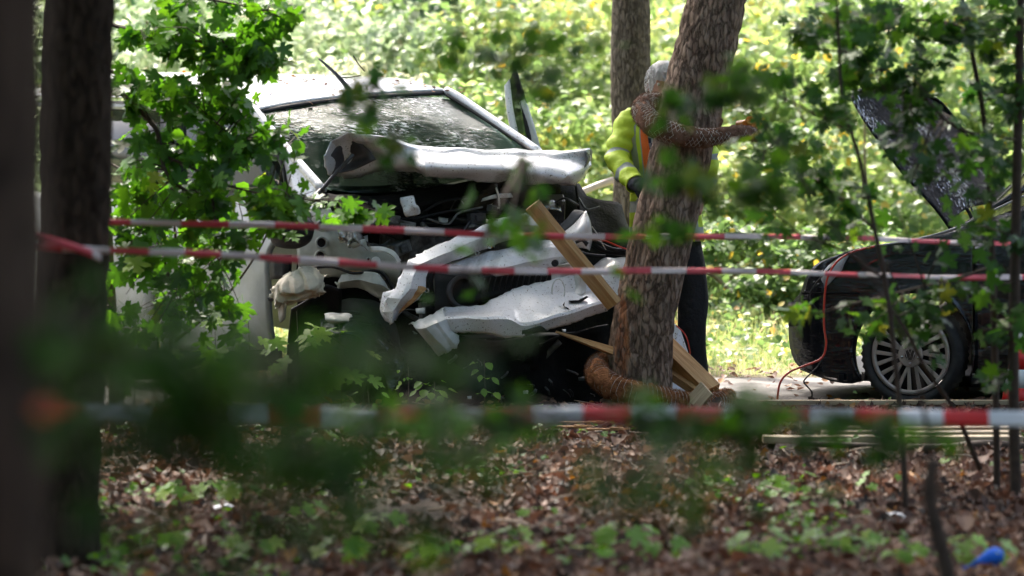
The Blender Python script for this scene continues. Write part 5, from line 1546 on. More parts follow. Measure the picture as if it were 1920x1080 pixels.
# ---------------------------------------------------------------- timber
def beam(name, p0, p1, w, h, mat, label=None, cat=None, group=None, roll=0, taper=1.0, parent=None, bev=.003, splinter=0):
    p0, p1 = Vector(p0), Vector(p1)
    x = (p1 - p0).normalized(); L = (p1 - p0).length
    y = x.cross(Vector((0, 0, 1)))
    y = y.normalized() if y.length > 1e-3 else Vector((0, 1, 0))
    z = x.cross(y) * -1
    Rm = Matrix((x, y, x.cross(y))).transposed() @ Matrix.Rotation(roll, 3, 'X')
    n = 6
    V, F = [], []
    for i in range(n + 1):
        f = i / n; tp = 1 + (taper - 1) * f
        for (a, b) in ((-1, -1), (1, -1), (1, 1), (-1, 1)):
            V.append((L * f, a * w / 2 * tp, b * h / 2 * tp))
    for i in range(n):
        for k in range(4): F.append((i * 4 + k, (i + 1) * 4 + k, (i + 1) * 4 + (k + 1) % 4, i * 4 + (k + 1) % 4))
    F += [(0, 1, 2, 3), (n * 4 + 3, n * 4 + 2, n * 4 + 1, n * 4)]
    if splinter:
        r_ = random.Random(splinter)
        for q in range(9):
            b0 = len(V); yy, zz = r_.uniform(-.45, .45) * w, r_.uniform(-.45, .45) * h
            l = r_.uniform(.04, .16); ww = .006
            V += [(L - .02, yy - ww, zz - ww), (L - .02, yy + ww, zz - ww), (L - .02, yy, zz + ww), (L + l, yy + r_.uniform(-.01, .01), zz)]
            F += [(b0, b0 + 1, b0 + 3), (b0 + 1, b0 + 2, b0 + 3), (b0 + 2, b0, b0 + 3)]
    me = bpy.data.meshes.new(name); me.from_pydata(V, [], F); me.update()
    o = link(name, me, M[mat], parent)
    if parent is None:
        o.matrix_world = Matrix.Translation(p0) @ Rm.to_4x4()
    else:
        o.matrix_basis = Matrix.Translation(p0 - MESH_OFF[parent.name]) @ Rm.to_4x4()
    bevel(o, bev, 2)
    if parent is None: tag(o, label, cat, group)
    return o
beam('batten', P(998, 384, 23.36), P(1152, 572, 23.38), .10, .042, 'wood', 'long square sawn batten leaning down across the bumper to the trunk', 'batten', roll=rad(-38))
beam('batten', P(1158, 662, 23.52), P(1042, 622, 23.6), .06, .045, 'wood', 'short pointed batten under the bumper, left of the trunk', 'batten', roll=rad(20), taper=.25)
beam('splintered_beam', P(1235, 640, 23.86), P(1335, 738, 23.6), .10, .105, 'wood', 'thick splintered beam leaning to the ground right of the tree foot', 'beam', roll=rad(25), splinter=4)
beam('splintered_beam', P(1240, 690, 23.8), P(1318, 742, 23.55), .05, .045, 'wood', 'thin splintered slat under the thick beam right of the tree', 'beam', roll=rad(5), splinter=8)
beam('board_offcut', P(1290, 768, 23.3), P(1326, 728, 23.28), .11, .02, 'woodold', 'flat board offcut propped against the end of the lower coir ring', 'board', roll=rad(60))
slab('bent_panel', [(1255, 600, 24.2), (1275, 615, 24.15), (1290, 660, 24.1), (1294, 720, 24.05), (1280, 745, 24.0), (1235, 745, 24.0), (1225, 690, 24.1)], M['white'], van, depth=.02)
tube('cable', [(1268, 610, 24.05), (1285, 628, 24.0), (1293, 655, 24.0), (1294, 672, 24.0)], .004, M['cablered'], van, n=5)
PG = 'long pine boards lying side by side at the right'
for i, (x0, y0, x1, y1, d0, lab) in enumerate([
    (1500, 806, 1975, 806, 21.36, 'long pine board lying on the litter, rearmost of the row'),
    (1570, 812, 1912, 812, 21.14, 'long pine board lying on the litter, second from the back'),
    (1540, 818, 1912, 819, 20.94, 'long pine board lying on the litter, second from the front'),
    (1430, 828, 1916, 830, 20.72, 'long pine board lying on the litter, frontmost of the row')]):
    a, b = P(x0, y0, d0), P(x1, y1, d0 + .02)
    a.z = b.z = .10 - .006 * i
    beam('pine_board', a, b, .115, .034, 'woodold', lab, 'board', PG)
a, b = P(1390, 770, 23.5), P(1900, 772, 23.5); a.z = b.z = .07
beam('pine_board', a, b, .07, .025, 'woodold', 'narrow board lying along the road edge behind the lowest tape', 'board')
lg = tube('fallen_branch', [(1500, 832, 20.4), (1650, 838, 20.4), (1760, 842, 20.4), (1850, 836, 20.4), (1960, 842, 20.4)], [.012, .018, .024, .028, .02], M['twig'], None, loc=P(1700, 838, 21.9))
tag(lg, 'dark fallen branch lying in front of the pine boards', 'branch')
lg = tube('fallen_branch', [(1900, 925, 19.5), (1820, 905, 19.5), (1760, 885, 19.5)], [.012, .010, .005], M['twig'], None, loc=P(1800, 900, 19.5))
tag(lg, 'thin dark stick sloping over the litter near the right edge', 'branch')
lg = tube('fallen_branch', [(420, 985, 16.6), (520, 1010, 16.5), (600, 1040, 16.4), (680, 1065, 16.3)], [.010, .014, .014, .01], M['twig_pale'], None, loc=P(520, 1010, 16.5))
tag(lg, 'pale stick lying in the litter at the bottom left', 'branch')
SPG = 'wood splinters left of the tree foot'
for i, (x0, y0, x1, y1, w, lab) in enumerate([(1050, 792, 1110, 800, .05, 'pale splintered board piece flat on the ground left of the tree foot'), (1075, 786, 1150, 790, .035, 'reddish thin wood splinter beside the tree foot'),
                                       (1100, 806, 1152, 812, .03, 'pointed pale wood sliver nearest the camera left of the tree'), (1045, 800, 1085, 808, .03, 'small wood chip at the left of the splinters'), (1330, 790, 1385, 800, .03, 'short wood sliver lying right of the tree foot')]):
    d = gy((x0 + x1) / 2, (y0 + y1) / 2 + 26)
    a, b = P(x0, y0, d), P(x1, y1, d - .05)
    a.z, b.z = .08, .085
    beam('wood_splinter', a, b, w, .012, 'wood', lab, 'splinter', SPG, taper=.5, splinter=i + 2)

# scraps of litter
def scrap(name, px, py, w, h, mat, label, cat, cr_=.05):
    d = gy(px, py + h)
    s_ = pxm(d)
    o = sheet(name, [[(px - w + 2 * w * i / 3, py - h + 2 * h * j / 3 + R.uniform(-1.5, 1.5), d + .05 - .05 * j) for i in range(4)] for j in range(4)], M[mat], None, up=(4, 4), thick=.002, crumple=cr_, freq=16)
    c = P(px, py + h, d)
    o.data.transform(Matrix.Translation(-c)); o.location = c
    return tag(o, label, cat)
scrap('paper_scrap', 415, 962, 22, 11, 'paper', 'crumpled white scrap in the litter at the lower left', 'litter scrap', .10)
scrap('plastic_scrap', 1680, 972, 18, 8, 'paper', 'small translucent crumpled plastic scrap in the litter at the lower right', 'litter scrap', .08)
scrap('paper_scrap', 1160, 1001, 8, 4, 'paper', 'tiny white scrap in the litter below the trunk', 'litter scrap', .04)
scrap('paper_scrap', 897, 989, 7, 4, 'paper', 'tiny white scrap in the litter below the van', 'litter scrap', .04)
def blue_glove():
    d = gy(1855, 1065) - .25
    b = P(1855, 1065, d)
    t = root('blue_wrapper', b, 'bright blue crumpled plastic wrapper in the litter at the bottom right', 'wrapper')
    tube('wrapper', [(1822, 1060, d), (1835, 1056, d - .02), (1852, 1050, d - .03), (1866, 1042, d - .02), (1874, 1036, d)], [.006, .02, .03, .034, .018], M['blue'], t, n=9)
    tube('corner', [(1818, 1062, d), (1808, 1066, d - .01), (1800, 1062, d - .01)], [.008, .006, .002], M['blue'], t, n=6)
blue_glove()
# ---------------------------------------------------------------- the person behind the leaning tree
PD = 24.55
pb = P(1255, 757, PD); pb.z = .02
person = root('person', pb, 'grey haired person in open yellow and orange reflective jacket behind the leaning trunk', 'person')
def loft_geo(rings, n=20):
    """rings: (centre, rx, ry, axis_tilt) horizontal ellipses joined into a closed body"""
    V, F = [], []
    for (c, rx, ry) in rings:
        for k in range(n):
            a = 2 * math.pi * k / n
            V.append(Vector(c) + Vector((math.cos(a) * rx, math.sin(a) * ry, 0)))
    for i in range(len(rings) - 1):
        for k in range(n):
            F.append((i * n + k, i * n + (k + 1) % n, (i + 1) * n + (k + 1) % n, (i + 1) * n + k))
    F += [tuple(range(n - 1, -1, -1)), tuple(range((len(rings) - 1) * n, len(rings) * n))]
    return V, F
def pp_(px, py, d=PD): return P(px, py, d)
body = Geo()
# torso, neck, head
HC = pp_(1244, 162, PD - .06)
body.add(*loft_geo([(pp_(1250, 470), .13, .10), (pp_(1250, 430), .165, .12), (pp_(1248, 370), .15, .11), (pp_(1246, 300), .17, .12), (pp_(1244, 240), .19, .12), (pp_(1243, 218), .14, .09), (pp_(1243, 206), .065, .065), (pp_(1243, 190), .058, .062), (pp_(1244, 170), .05, .055)]))
hr = []
for (z, rx, ry, fy) in [(-.125, .025, .03, -.055), (-.11, .048, .055, -.045), (-.085, .06, .075, -.03), (-.05, .068, .088, -.012), (-.01, .074, .096, 0), (.04, .078, .100, .006), (.085, .072, .092, .01), (.115, .052, .068, .01), (.132, .02, .03, .01)]:
    hr.append((HC + Vector((0, fy, z)), rx, ry))
body.add(*loft_geo(hr, 24))
body.tube([HC + Vector((.0, -.085, .01)), HC + Vector((0, -.108, -.03)), HC + Vector((0, -.098, -.045))], [.008, .015, .012], 8)     # nose
for s_ in (-1, 1):
    body.tube([HC + Vector((s_ * .074, .0, .02)), HC + Vector((s_ * .084, .01, 0)), HC + Vector((s_ * .076, .0, -.03))], [.012, .014, .010], 8)   # ears
    body.tube([HC + Vector((s_ * .015, -.088, .032)), HC + Vector((s_ * .045, -.078, .034))], .008, 8)                                           # brows
body.tube([HC + Vector((-.022, -.092, -.066)), HC + Vector((0, -.096, -.066)), HC + Vector((.022, -.092, -.066))], .007, 8)                     # lips
# arms and legs as tapering chains
ARML = [pp_(1186, 226, PD - .02), pp_(1166, 262, PD - .06), pp_(1160, 300, PD - .12), pp_(1178, 330, PD - .26), pp_(1196, 345, PD - .36)]
ARMR = [pp_(1302, 226, PD - .02), pp_(1318, 265, PD - .05), pp_(1326, 310, PD - .06), pp_(1322, 350, PD - .12), pp_(1312, 378, PD - .16)]
body.tube(smooth_path(ARML, 4), list(np.linspace(.055, .030, 17)), 12)
body.tube(smooth_path(ARMR, 4), list(np.linspace(.055, .030, 17)), 12)
LEGL = [pp_(1228, 450), pp_(1224, 530), pp_(1222, 600, PD - .03), pp_(1222, 680), pp_(1222, 745)]
LEGR = [pp_(1278, 450), pp_(1296, 530), pp_(1298, 600, PD - .03), pp_(1302, 680), pp_(1302, 745)]
for lg_ in (LEGL, LEGR):
    body.tube(smooth_path(lg_, 4), list(np.interp(np.linspace(0, 1, 17), [0, .25, .5, .65, 1], [.095, .078, .058, .058, .042])), 14)
def hand(g, wrist, fwd, side, up):
    """palm, four unequal curled fingers and a thumb"""
    palm = wrist + fwd * .05
    g.tube([wrist, wrist + fwd * .03, palm + fwd * .03], [.026, .034, .034], 10)
    for i, (o, l) in enumerate(((-.030, .070), (-.011, .080), (.009, .074), (.028, .058))):
        b = palm + fwd * .03 + side * o
        g.tube([b - fwd * .02, b + fwd * l * .4 - up * .004, b + fwd * l * .75 - up * .022, b + fwd * l * .85 - up * .045], [.0105, .0098, .009, .0075], 8)
    t0 = wrist + fwd * .02 - side * .028
    g.tube([t0, t0 + fwd * .03 - side * .022 - up * .01, t0 + fwd * .058 - side * .026 - up * .022], [.013, .011, .009], 8)
hand(body, ARML[-1], Vector((.65, -.55, -.45)).normalized(), Vector((.3, -.3, .8)).normalized(), Vector((-.4, -.7, .2)).normalized())
hand(body, ARMR[-1], Vector((-.3, -.5, -.8)).normalized(), Vector((.2, -.9, .3)).normalized(), Vector((.9, .1, -.2)).normalized())
bo = body.build('body', M['skin'], person)
rm = bo.modifiers.new('skin', 'REMESH'); rm.mode = 'VOXEL'; rm.voxel_size = .007; rm.use_smooth_shade = True
sm = bo.modifiers.new('smooth', 'SMOOTH'); sm.factor = .5; sm.iterations = 3
# gloves closed round each hand
g = Geo()
hand(g, ARML[-1] - Vector((.012, -.006, -.004)), Vector((.65, -.55, -.45)).normalized(), Vector((.3, -.3, .8)).normalized(), Vector((-.4, -.7, .2)).normalized())
g.tube([ARML[-1] - Vector((.03, -.02, -.01)), ARML[-1] + Vector((.02, -.01, -.01))], [.040, .038], 12)
go = g.build('glove', M['glove'], person)
sv = go.modifiers.new('puff', 'DISPLACE'); sv.strength = .006; sv.mid_level = 0
# eyes
for s_ in (-1, 1):
    V, F = tube_geo([HC + Vector((s_ * .030, -.084, .012)), HC + Vector((s_ * .030, -.092, .012))], [.010, .006], 10)
    mesh('eye', V, F, M['net'], person)
# hair: cap plus combed strands
hv, hf = [], []
g = Geo()
g.add(*loft_geo([(HC + Vector((0, .018, -.04)), .078, .088), (HC + Vector((0, .016, .0)), .086, .100), (HC + Vector((0, .010, .045)), .091, .110), (HC + Vector((0, .008, .09)), .086, .104), (HC + Vector((0, .008, .125)), .064, .082), (HC + Vector((0, .008, .148)), .026, .034)], 28))
hc = g.build('hair', M['hair'], person)
g = Geo()
for i in range(260):
    a = R.uniform(0, 6.28); zz = R.uniform(-.02, .13)
    k = math.sqrt(max(.05, 1 - ((zz - .04) / .115) ** 2))
    p = HC + Vector((math.cos(a) * .092 * k, .01 + math.sin(a) * .110 * k, zz))
    if p.y < HC.y - .07 and zz < .05: continue
    q = p + Vector((math.cos(a + .5) * .02, math.sin(a + .5) * .02, -.028))
    g.tube([p, p.lerp(q, .5) + Vector((math.cos(a), math.sin(a), 0)) * .006, q], [.0035, .003, .001], 4)
g.build('strands', M['hair'], hc)

# jacket with printed bands
def hivis():
    m, t, b, L = new_mat('reflective_jacket')
    at = t.nodes.new('ShaderNodeAttribute'); at.attribute_name = 'band'
    r = ramp(t, [(0, (.60, .80, .05)), (.33, (.42, .46, .44)), (.66, (.98, .19, .03))])
    r.color_ramp.interpolation = 'CONSTANT'
    L.new(at.outputs['Fac'], r.inputs[0])
    n = noise_fac(t, 14, 4, .5)
    L.new(r.outputs[0], b.inputs['Base Color'])
    b.inputs['Roughness'].default_value = .6
    bump(t, n.outputs['Fac'], .8, .02, b)
    return m
M['hivis'] = hivis()
def shirt():
    m, t, b, L = new_mat('checked_shirt')
    tc = t.nodes.new('ShaderNodeTexCoord'); mp = t.nodes.new('ShaderNodeMapping'); mp.inputs['Scale'].default_value = (36, 1, 36)
    L.new(tc.outputs['Object'], mp.inputs[0])
    ck = t.nodes.new('ShaderNodeTexChecker'); ck.inputs['Scale'].default_value = 1.0
    ck.inputs['Color1'].default_value = (.03, .05, .16, 1); ck.inputs['Color2'].default_value = (.55, .55, .62, 1)
    L.new(mp.outputs[0], ck.inputs[0]); L.new(ck.outputs[0], b.inputs['Base Color']); b.inputs['Roughness'].default_value = .8
    return m
M['shirt'] = shirt()
V, F = loft_geo([(pp_(1248, 440), .178, .132), (pp_(1247, 370), .165, .125), (pp_(1246, 300), .185, .135), (pp_(1244, 240), .198, .135), (pp_(1243, 216), .150, .105), (pp_(1243, 204), .085, .08)], 24)
mesh('shirt', V, F, M['shirt'], person)
def cloth_loft(name, rings, n, gap, bandf, wr=.010, parent=None):
    """open-fronted shell of rings (centre, rx, ry); gap = half angle left open at the front"""
    A = []
    for (c, rx, ry) in rings:
        row = []
        for k in range(n + 1):
            a = -math.pi / 2 + gap + (2 * math.pi - 2 * gap) * k / n
            row.append(tuple(Vector(c) + Vector((math.cos(a) * rx, math.sin(a) * ry, 0))))
        A.append(row)
    A = upsample(np.array(A), 6, 0)
    nr, nc = A.shape[:2]
    V, bands = [], []
    for i in range(nr):
        for j in range(nc):
            p = Vector(A[i, j])
            w = mnoise.noise(Vector((p.x * 9, p.y * 9, p.z * 4))) * wr + mnoise.noise(Vector((p.x * 22, p.y * 22, p.z * 12))) * wr * .5
            V.append(p + Vector((w, -abs(w), w * .3))); bands.append(bandf(i / (nr - 1), j / (nc - 1), p))
    F = [(i * nc + j, (i + 1) * nc + j, (i + 1) * nc + j + 1, i * nc + j + 1) for i in range(nr - 1) for j in range(nc - 1)]
    o = mesh(name, V, F, M['hivis'], person)
    at = o.data.attributes.new('band', 'FLOAT', 'POINT'); at.data.foreach_set('value', np.array(bands, np.float32))
    solid(o, .006, 1)
    return o
def jb(fi, fj, p):
    f = min(fj, 1 - fj)
    if fi > .93: return .8
    if fi < .12 and fi > .05: return .4
    if .20 < fi < .28: return .4
    if f < .045: return .8
    if .07 < f < .11: return .4
    if .11 < f < .125: return .8
    return .0
cloth_loft('jacket', [(pp_(1250, 452), .215, .165), (pp_(1249, 420), .21, .16), (pp_(1248, 370), .20, .15), (pp_(1246, 310), .215, .155), (pp_(1244, 250), .235, .155), (pp_(1244, 226), .215, .135), (pp_(1243, 212), .145, .115), (pp_(1243, 200), .098, .098)], 56, .42, jb)
def sleeve(chain, rads, nm='sleeve'):
    W = smooth_path(chain, 10)
    rr = np.interp(np.linspace(0, 1, len(W)), np.linspace(0, 1, len(rads)), rads)
    V, F = tube_geo(W, rr, 24, cap=False)
    bands = []
    out = []
    for i, v in enumerate(V):
        k = i // 24; f = k / (len(W) - 1)
        c = Vector(W[k]); q = (v - c)
        w = 1 + .30 * mnoise.noise(Vector((v.x * 12, v.y * 12, v.z * 26))) + .08 * math.sin(f * 46 + 3 * mnoise.noise(v * 10))
        out.append(c + q * w)
        bands.append(.4 if (.50 < f < .58 or .72 < f < .80) else 0.0)
    o = mesh(nm, out, F, M['hivis'], person)
    at = o.data.attributes.new('band', 'FLOAT', 'POINT'); at.data.foreach_set('value', np.array(bands, np.float32))
    solid(o, .005, 1)
sleeve([pp_(1202, 214, PD)] + ARML[:-1] + [ARML[-1] - Vector((.015, -.01, 0))], [.050, .072, .066, .062, .055, .046])
sleeve([pp_(1288, 214, PD)] + ARMR[:-1] + [ARMR[-1] - Vector((.0, -.01, -.01))], [.050, .072, .066, .062, .055, .046])
# trousers and boots
g = Geo()
g.add(*loft_geo([(pp_(1252, 505), .10, .10), (pp_(1253, 480), .18, .13), (pp_(1252, 440), .185, .135), (pp_(1250, 415), .178, .13)], 24))
for lg_ in (LEGL, LEGR):
    W = smooth_path(lg_, 6)
    rr = list(np.interp(np.linspace(0, 1, len(W)), [0, .25, .5, .8, 1], [.108, .098, .084, .078, .082]))
    g.tube(W, rr, 18)
tr_ = g.build('trousers', M['trousers'], person)
for v in tr_.data.vertices:
    w = mnoise.noise(Vector((v.co.x * 10, v.co.y * 10, v.co.z * 5))) * .018
    v.co.x += w; v.co.y -= abs(w)
rm = tr_.modifiers.new('cloth', 'REMESH'); rm.mode = 'VOXEL'; rm.voxel_size = .012; rm.use_smooth_shade = True
for lg_ in (LEGL, LEGR):
    b0 = Vector((lg_[-1].x, PD, 0))
    g = Geo()
    g.tube([b0 + Vector((0, .09, .045)), b0 + Vector((0, .02, .05)), b0 + Vector((0, -.08, .045)), b0 + Vector((0, -.17, .035))], [.045, .052, .050, .028], 14)
    g.tube([b0 + Vector((0, .03, .05)), b0 + Vector((0, .03, .16))], [.052, .055], 14)
    g.build('boot', M['boot'], person)
# ---------------------------------------------------------------- saplings and branches with single leaves
class Sapling:
    """A young tree: branches, twigs and leaves. The largest 300 leaves are objects, the rest one mass."""
    def __init__(self, name, base, label, mat, massmat, tmpls=MAPLES, cat='sapling', group=None, limit=300):
        self.t = root(name, base, label, cat, group)
        self.off = Vector(base)
        self.mats = (mat, massmat)
        self.meshes = [leaf_mesh('leaf', tm, M[mat]) for tm in tmpls]
        self.tm = tmpls
        self.L = []
        self.g = Geo()
        self.limit = limit
        self.nodes = []
    def branch(self, pts, r0, r1, name='branch', mat='twig', px=True):
        W = [P(*p) if px else Vector(p) for p in pts]
        S_ = smooth_path(W, 7)
        V, F = tube_geo(S_, np.linspace(r0, r1, len(S_)), 7)
        mesh(name, V, F, M[mat], self.t)
        self.nodes += [Vector(p) for p in S_]
    def blob(self, px, py, d, rx, ry, n, size, rd=.35, up=(0, -.55, .6), spread=.7, per=5, maxtwig=.9):
        """Leaves on twigs round a place; radii in photo pixels at that distance."""
        c = P(px, py, d); k = pxm(d)
        i = 0
        while i < n:
            while True:
                ox, oy = N.normal(0, .5), N.normal(0, .5)
                if ox * ox + oy * oy < 1.4: break
            tc = c + Vector((ox * rx * k, N.normal(0, .5) * rd, oy * ry * k))
            if self.nodes:
                s = min(self.nodes, key=lambda q: (q - tc).length_squared)
            else:
                s = tc + Vector((0, 0, .3))
            dv = tc - s
            if dv.length > maxtwig: s = tc - dv.normalized() * maxtwig * .5
            mid = s.lerp(tc, .5) + Vector((R.uniform(-.03, .03), R.uniform(-.03, .03), .06 * dv.length))
            self.g.add(*tube_geo([s, mid, tc], [.0045, .003, .0015], 5))
            m = min(per, n - i)
            for q in range(m):
                f = R.uniform(.45, 1.0)
                b = (mid.lerp(tc, (f - .5) * 2) if f > .5 else mid)
                pd = Vector((R.gauss(0, 1), R.gauss(0, 1), R.gauss(-.3, .7))).normalized() * size * R.uniform(.35, .8)
                pos = b + pd
                nrm = N.normal(size=3) * spread + np.array(up)
                tip = np.array(pd) * 2 / size + np.array((0, -.1, -.7)) + N.normal(size=3) * .35
                self.L.append((pos, rotmats(nrm[None], tip[None])[0], size * R.uniform(.6, 1.15)))
            i += m
    def done(self):
        self.g.build('twigs', M['twig'], self.t)['kind'] = 'stuff'
        L = sorted(self.L, key=lambda l: -l[2] / l[0].y)
        for i, (pos, Rm, s) in enumerate(L[:self.limit]):
            o = bpy.data.objects.new('leaf', self.meshes[i % len(self.meshes)])
            C.objects.link(o)
            o.parent = self.t
            o.matrix_basis = Matrix.Translation(pos - self.off) @ Matrix(Rm.tolist()).to_4x4() @ Matrix.Scale(s, 4)
        rest = L[self.limit:]
        if rest:
            o = scatter('foliage', self.tm[0], np.array([tuple(l[0]) for l in rest]), np.array([l[1] for l in rest]), np.array([l[2] for l in rest]),
                        N.random(len(rest)), M[self.mats[1]], self.t)
            tag(o, kind='stuff')

# the maple in front of the van's side, leaves against the light
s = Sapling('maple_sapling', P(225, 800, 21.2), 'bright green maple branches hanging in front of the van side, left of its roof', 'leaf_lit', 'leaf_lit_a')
s.branch([(222, 840, 21.2), (215, 700, 21.2), (206, 560, 21.2), (200, 420, 21.2), (196, 250, 21.2), (190, 100, 21.2), (185, -80, 21.2)], .04, .02, 'stem', 'twig_pale')
s.branch([(196, 148, 21.2), (245, 190, 21.0), (290, 238, 20.9), (300, 270, 20.9), (310, 320, 20.8), (345, 355, 20.8), (400, 375, 20.7)], .016, .006)
s.branch([(196, 128, 21.2), (260, 155, 21.1), (340, 182, 21), (400, 225, 20.9), (440, 262, 20.9)], .010, .004)
s.branch([(300, 290, 20.9), (350, 310, 20.8), (420, 345, 20.7), (500, 365, 20.7), (580, 375, 20.6)], .009, .003)
s.branch([(196, 300, 21.2), (240, 325, 21.1), (280, 345, 21.1)], .007, .003)
s.branch([(190, 40, 21.2), (260, 60, 21), (360, 75, 20.9), (460, 90, 20.8), (520, 70, 20.8)], .012, .004)
s.branch([(190, -40, 21.2), (280, -20, 21), (400, 0, 20.9), (500, 20, 20.8)], .012, .004)
s.branch([(335, 590, 21.3), (322, 540, 21.2), (305, 470, 21.1), (295, 400, 21.1)], .010, .004)
s.branch([(325, 560, 21.2), (345, 520, 21.1), (385, 505, 21.1), (450, 460, 21)], .009, .003)
for a in [(300, 60, 85, 60, 62), (420, 60, 90, 60, 66), (500, 30, 50, 45, 26), (260, 190, 60, 60, 40), (370, 170, 90, 60, 70), (470, 130, 60, 45, 40),
          (300, 320, 85, 60, 55), (420, 290, 80, 60, 72), (490, 260, 45, 55, 34), (380, 400, 100, 40, 45), (250, 400, 50, 60, 28), (490, 370, 50, 35, 24),
          (565, 350, 50, 35, 20), (540, 270, 30, 40, 10), (500, 120, 40, 50, 16), (560, 400, 60, 25, 12), (700, 395, 60, 20, 10), (640, 395, 45, 20, 8), (330, 470, 90, 40, 30), (240, 520, 40, 40, 16), (400, 500, 30, 30, 8),
          (300, 580, 70, 35, 26), (420, 440, 40, 25, 14), (240, 470, 50, 50, 20), (250, 600, 60, 40, 24), (360, 560, 50, 40, 16), (420, 600, 50, 30, 14)]:
    s.blob(a[0], a[1], 20.9, a[2] * 1.1, a[3] * 1.1, int(a[4] * 1.4), .094)
s.done()

s = Sapling('hazel_sapling', P(330, 790, 21.6), 'light green oval leaves low behind the maple branches, against the van side', 'leaf_lit', 'leaf_lit_a', OVALS)
s.branch([(330, 800, 21.6), (320, 640, 21.6), (330, 480, 21.6), (318, 330, 21.6)], .012, .005)
s.branch([(330, 640, 21.6), (420, 560, 21.4), (500, 440, 21.4), (530, 310, 21.3)], .009, .003)
for a in [(330, 290, 60, 50, 22), (265, 340, 50, 60, 20), (530, 280, 28, 30, 7), (525, 345, 30, 28, 8), (440, 380, 60, 30, 16), (260, 470, 50, 50, 18), (350, 390, 60, 60, 22)]:
    s.blob(a[0], a[1], 21.5, a[2], a[3], a[4], .085)
s.done()

# right-hand saplings in front of the dark car
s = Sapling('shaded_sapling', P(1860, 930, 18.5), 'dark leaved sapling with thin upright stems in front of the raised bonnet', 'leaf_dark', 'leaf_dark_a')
s.branch([(1870, 960, 18.5), (1866, 700, 18.5), (1860, 480, 18.5), (1848, 250, 18.5), (1815, 60, 18.5), (1795, -60, 18.5)], .017, .009, 'stem')
s.branch([(1905, 960, 18.2), (1900, 700, 18.2), (1905, 400, 18.2), (1912, 100, 18.2), (1915, -60, 18.2)], .026, .018, 'stem')
s.branch([(1860, 500, 18.5), (1800, 520, 18.4), (1720, 540, 18.3), (1600, 570, 18.2), (1520, 590, 18.2)], .008, .003)
s.branch([(1850, 260, 18.5), (1780, 230, 18.4), (1700, 150, 18.3), (1620, 120, 18.2)], .009, .003)
s.branch([(1820, 60, 18.5), (1760, 40, 18.4), (1640, 40, 18.3), (1540, 70, 18.2)], .009, .003)
s.branch([(1838, 880, 18.3), (1790, 770, 18.2), (1735, 690, 18.1), (1700, 620, 18.0), (1660, 560, 18.0)], .012, .004)
for a in [(1760, 60, 120, 60, 70), (1880, 50, 60, 60, 40), (1620, 60, 110, 60, 60), (1500, 40, 80, 40, 26), (1860, 180, 70, 70, 46), (1740, 170, 90, 50, 36), (1620, 160, 90, 45, 30),
          (1860, 300, 60, 60, 34), (1750, 330, 80, 50, 34), (1700, 260, 70, 40, 24), (1880, 430, 60, 40, 20), (1800, 420, 60, 30, 14), (1700, 580, 80, 50, 50), (1600, 590, 60, 30, 16),
          (1780, 540, 60, 40, 26), (1880, 600, 40, 70, 20), (1540, 590, 60, 20, 10), (1760, 650, 60, 30, 12), (1830, 700, 50, 40, 10), (1650, 420, 60, 30, 8)]:
    s.blob(a[0], a[1], 18.3, a[2], a[3], int(a[4] * 1.3), .072, up=(0, -.35, .75))
s.done()

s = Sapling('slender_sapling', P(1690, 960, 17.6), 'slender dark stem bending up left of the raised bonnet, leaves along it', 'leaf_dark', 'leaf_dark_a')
s.branch([(1700, 1000, 17.6), (1690, 800, 17.6), (1665, 560, 17.6), (1640, 430, 17.6), (1612, 300, 17.6), (1580, 190, 17.6), (1572, 60, 17.6), (1565, -60, 17.6)], .013, .006, 'stem')
s.branch([(1640, 430, 17.6), (1560, 360, 17.5), (1470, 300, 17.4), (1390, 270, 17.3)], .007, .003)
s.branch([(1600, 250, 17.6), (1520, 210, 17.5), (1440, 170, 17.4)], .007, .003)
s.branch([(1655, 520, 17.6), (1580, 470, 17.5), (1500, 440, 17.4)], .007, .003)
for a in [(1570, 60, 60, 60, 26), (1560, 220, 60, 40, 22), (1480, 120, 60, 40, 16), (1460, 260, 60, 40, 18), (1500, 330, 70, 40, 22), (1600, 360, 60, 40, 18), (1440, 420, 40, 25, 8), (1560, 440, 60, 30, 12), (1420, 350, 50, 30, 12)]:
    s.blob(a[0], a[1], 17.5, a[2], a[3], int(a[4] * 1.5), .068, up=(0, -.35, .75))
s.done()

# blurred branch across the leaning trunk
s = Sapling('blurred_branch', P(1560, 1300, 12.2), 'blurred dark green leafy branch crossing in front of the leaning trunk and coir ring', 'leaf_dark', 'leaf_dark_a', cat='branch')
s.branch([(1800, 1420, 12.2), (1780, 1100, 12.2), (1745, 940, 12.2), (1750, 860, 12.2)], .030, .018, 'stem')
s.branch([(1750, 860, 12.2), (1700, 640, 12.2), (1600, 470, 12.2), (1480, 370, 12.2), (1340, 350, 12.2), (1220, 330, 12.2)], .007, .003)
s.branch([(1560, 430, 12.2), (1420, 220, 12.2), (1280, 190, 12.2), (1180, 180, 12.2)], .006, .003)
for a in [(1330, 340, 110, 32, 26), (1262, 200, 70, 16, 8), (1400, 170, 60, 40, 12), (1440, 330, 60, 40, 14), (1300, 480, 40, 30, 4), (1200, 590, 30, 20, 2), (1380, 120, 60, 60, 8), (1150, 40, 20, 30, 2)]:
    s.blob(a[0], a[1], 12.2, a[2], a[3], int(a[4] * 1.9), .062, up=(0, -.3, .8), rd=.2)
s.done()

